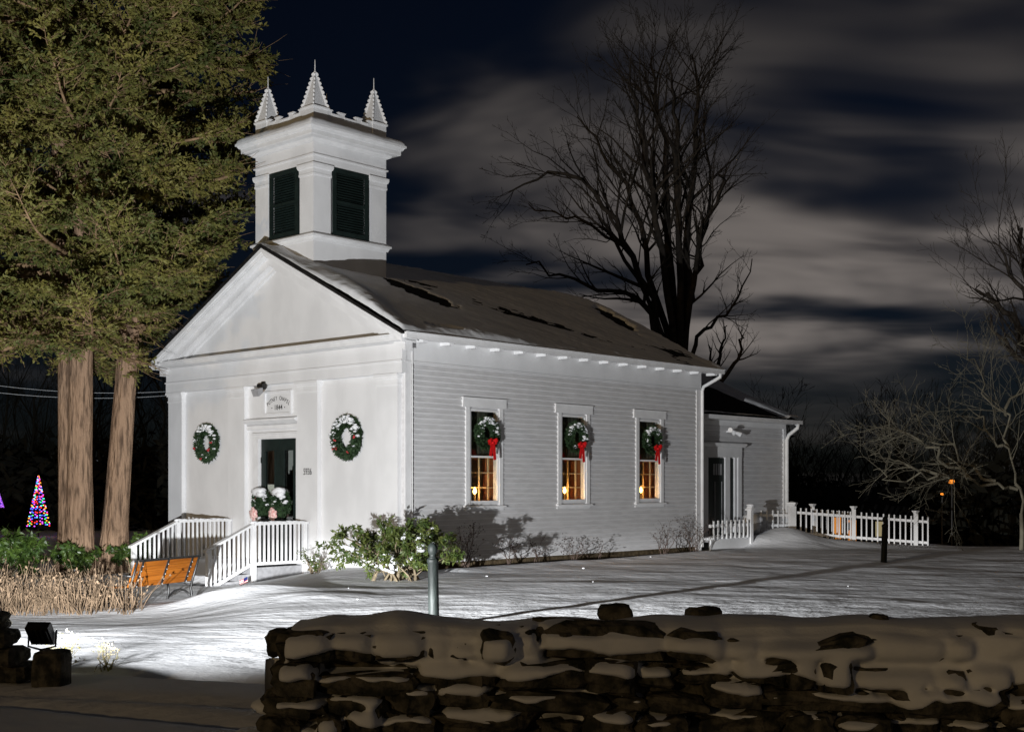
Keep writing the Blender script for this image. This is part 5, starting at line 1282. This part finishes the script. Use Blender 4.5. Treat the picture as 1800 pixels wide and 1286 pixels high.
leafy_shrub('frosted_shrub', 'frosty pale little shrub glowing beside the floodlight', -4.20, 11.75, 0.24, 0.42, 9, 2, 0.035, 0.016, 81, 'frosty', 'frosty', 0, -0.2, stemr=0.009)
leafy_shrub('frosted_shrub', 'frosty pale tuft in the bright snow right of the floodlight', -3.85, 11.95, 0.16, 0.26, 7, 2, 0.03, 0.014, 82, 'frosty', 'frosty', 0, -0.2, stemr=0.008)
# dry stalks
rg = np.random.default_rng(91); n = 1150
xx = rg.uniform(-10.2, -5.85, n); yy = rg.uniform(19.3, 21.4, n); keep = (yy < 19.9 + (-xx - 5.8) * 1.2) & (vnoise(xx * 1.6, yy * 1.6, 92) > -0.75); xx = xx[keep]; yy = yy[keep]; n = len(xx)
zg = gz(xx, yy) - 0.04; hh = rg.uniform(0.26, 0.66, n) + 0.25 * (rg.random(n) < 0.12)
p0 = np.stack([xx, yy, zg], 1); parts = []; cur = p0; d = unit(np.stack([rg.normal(0, 0.24, n), rg.normal(0, 0.24, n), np.ones(n)], 1)); 
for s_ in range(4):
    d = unit(d + rg.normal(0, 0.11, d.shape)); nx2 = cur + d * hh[:, None] / 4; parts.append(sticks(cur, nx2, 0.009 - 0.0014 * s_, 0.0076 - 0.0014 * s_)); 
    if s_ > 0:
        sel = rg.random(n) < 0.5; sd_ = unit(d[sel] + rg.normal(0, 0.6, d[sel].shape)); parts.append(sticks(cur[sel], cur[sel] + sd_ * 0.14, 0.005, 0.003))
    cur = nx2
Vl, Fl = leaves(np.repeat(cur, 2, 0), np.repeat(d, 2, 0), 0.06, 0.026, rg, 0.5); parts.append((Vl, Fl))
V, F = cat_vf(parts); o = np_mesh('dry_stalks', V, F, M['stalk']); tag(o, 'bed of dry tan perennial stalks beside the bench', 'dry stalks', kind='stuff')
# loose snow clods and leaf bits on the crust
m_ = MB(); rq = random.Random(95)
for k in range(9):
    y = rq.uniform(11.5, 30); x = rq.uniform(-0.20, 0.30) * y
    u, v = LOC(x, y)
    if u > -0.4 and v > -0.4: continue
    s_ = rq.uniform(0.006, 0.018); m_.blob((x, y, float(gz(x, y)) + s_ * 0.3), (s_ * 1.6, s_ * 1.3, s_), k, 0.4, 2)
o = m_.build('snow_clods', M['snow_soft'], None, True); tag(o, 'loose little clods of snow scattered on the crust', 'snow clods', kind='stuff')

# ================================================================= far things
def light_cone(label, x, y, h_, rb, z0, cols, seed, group):
    w = thing('light_cone_tree', label, 'light tree', (x, y, z0), 0.0, group); rq = random.Random(seed)
    MB().tube([(0, 0, -0.6), (0, 0, h_)], 0.03, 6).build('pole', M['black_iron'], w)
    ms = [emit('bulb_%d_%d' % (seed, i), c, 2.6 if seed == 1 else 1.0) for i, c in enumerate(cols)]
    b_ = MB(); wires = MB(); ns = 12
    for k in range(ns):
        a = 2 * math.pi * k / ns; wires.tube([(math.cos(a) * rb, math.sin(a) * rb, 0), (0, 0, h_)], 0.008, 3, False)
        for j in range(16):
            t_ = (j + rq.uniform(0.1, 0.9)) / 16; r_ = rb * (1 - t_); b_.mi = rq.randrange(len(cols))
            b_.blob((math.cos(a) * r_, math.sin(a) * r_, h_ * t_), (0.028, 0.028, 0.028), 1, 0, 1)
    o_ = b_.build('string_bulbs', ms, w); o_['kind'] = 'stuff'; wires.build('wires', M['black_iron'], w)
CC = [(1, 0.03, 0.03), (0.05, 0.9, 0.15), (0.08, 0.12, 1.0), (1, 0.35, 0.03), (0.7, 0.08, 0.9), (0.1, 0.6, 0.9)]
light_cone('cone of multicoloured string lights on the far lawn, left of the trunks', -18.1, 48.0, 1.95, 0.42, 0.12, CC, 1, 'light cones on the far lawn')
light_cone('purple cone of string lights cut by the left picture edge', -20.52, 50.0, 0.85, 0.26, 0.80, [(0.45, 0.12, 0.9), (0.6, 0.2, 1.0), (0.3, 0.1, 0.8)], 2, 'light cones on the far lawn')
# neighbour house hidden in the wood, lit windows
gh = thing('distant_house', 'dark distant house with orange-lit windows among the trees beyond the fence', 'house', (13.4, 46.5, -2.5), R(-6))
MB().box(-2.4, 1.0, 0, 4, -0.8, 3.1).build('wall', M['wood_dark'], gh)
MB().prism([(-0.4, 3.1), (4.4, 3.1), (2.0, 4.1)], 0, -2.7, 1.3).build('roof', M['shingle'], gh)
mw = emit('lit_window_amber', (1.0, 0.36, 0.06), 0.55); mw2 = emit('lit_window_pale', (0.9, 0.75, 0.40), 0.3)
for k, (x, z, a, b, m2) in enumerate(((-1.55, 2.2, 0.36, 0.8, mw), (-0.98, 2.1, 0.34, 0.8, mw), (0.05, 2.3, 0.30, 0.55, mw2))):
    f = MB().box(x - 0.06, x + a + 0.06, -0.05, -0.002, z - 0.06, z).box(x - 0.06, x + a + 0.06, -0.05, -0.002, z + b, z + b + 0.06).box(x - 0.06, x, -0.05, -0.002, z, z + b).box(x + a, x + a + 0.06, -0.05, -0.002, z, z + b).build('window', M['wood_dark'], gh)
    MB().box(x, x + a, -0.03, -0.003, z, z + b).build('pane', m2, f)
for k, (x_, y_, lb) in enumerate(((1673, 846, 'amber lamp glowing in the trees under the pale low limb'), (1656, 868, 'small amber light among the trees, just above the fence end'), (1655, 961, 'low warm yard light beyond the snow at the right'))):
    p = PX(x_, y_, 44); w = thing('yard_lamp', lb, 'lamp', (p[0], p[1], p[2]), 0, 'small lights beyond the fence')
    MB().tube([(0, 0, -2.5 if k < 2 else -0.7), (0, 0, -0.08)], 0.03, 6).build('pole', M['black_iron'], w)
    s_ = (0.10, 0.055, 0.05)[k]; MB().blob((0, 0, 0), (s_, s_, s_ * 0.7), k, 0.2, 3).build('globe', emit('lamp_glow_%d' % k, (1.0, 0.30, 0.03) if k < 2 else (1, 0.7, 0.4), 1.3), w, True)
# overhead cables to the chapel front corner
for k, (lb, dz) in enumerate((('upper overhead cable running to the chapel front left corner', 0.0), ('lower overhead cable running to the chapel front left corner', -0.10))):
    x0, y0 = W2(-0.14, FW + 0.02); p1 = np.array([x0, y0, 3.98 + dz]); p0 = np.array([-16.0, 27.0, 5.0 + 2.4 * dz])
    pts = [tuple(p0 + (p1 - p0) * t_ + np.array([0, 0, -0.45 * 4 * t_ * (1 - t_)])) for t_ in np.linspace(0, 1, 16)]
    tag(MB().tube(pts, 0.0045, 5).build('overhead_cable', M['cable'], None, True), lb, 'cable', 'cables to the chapel')
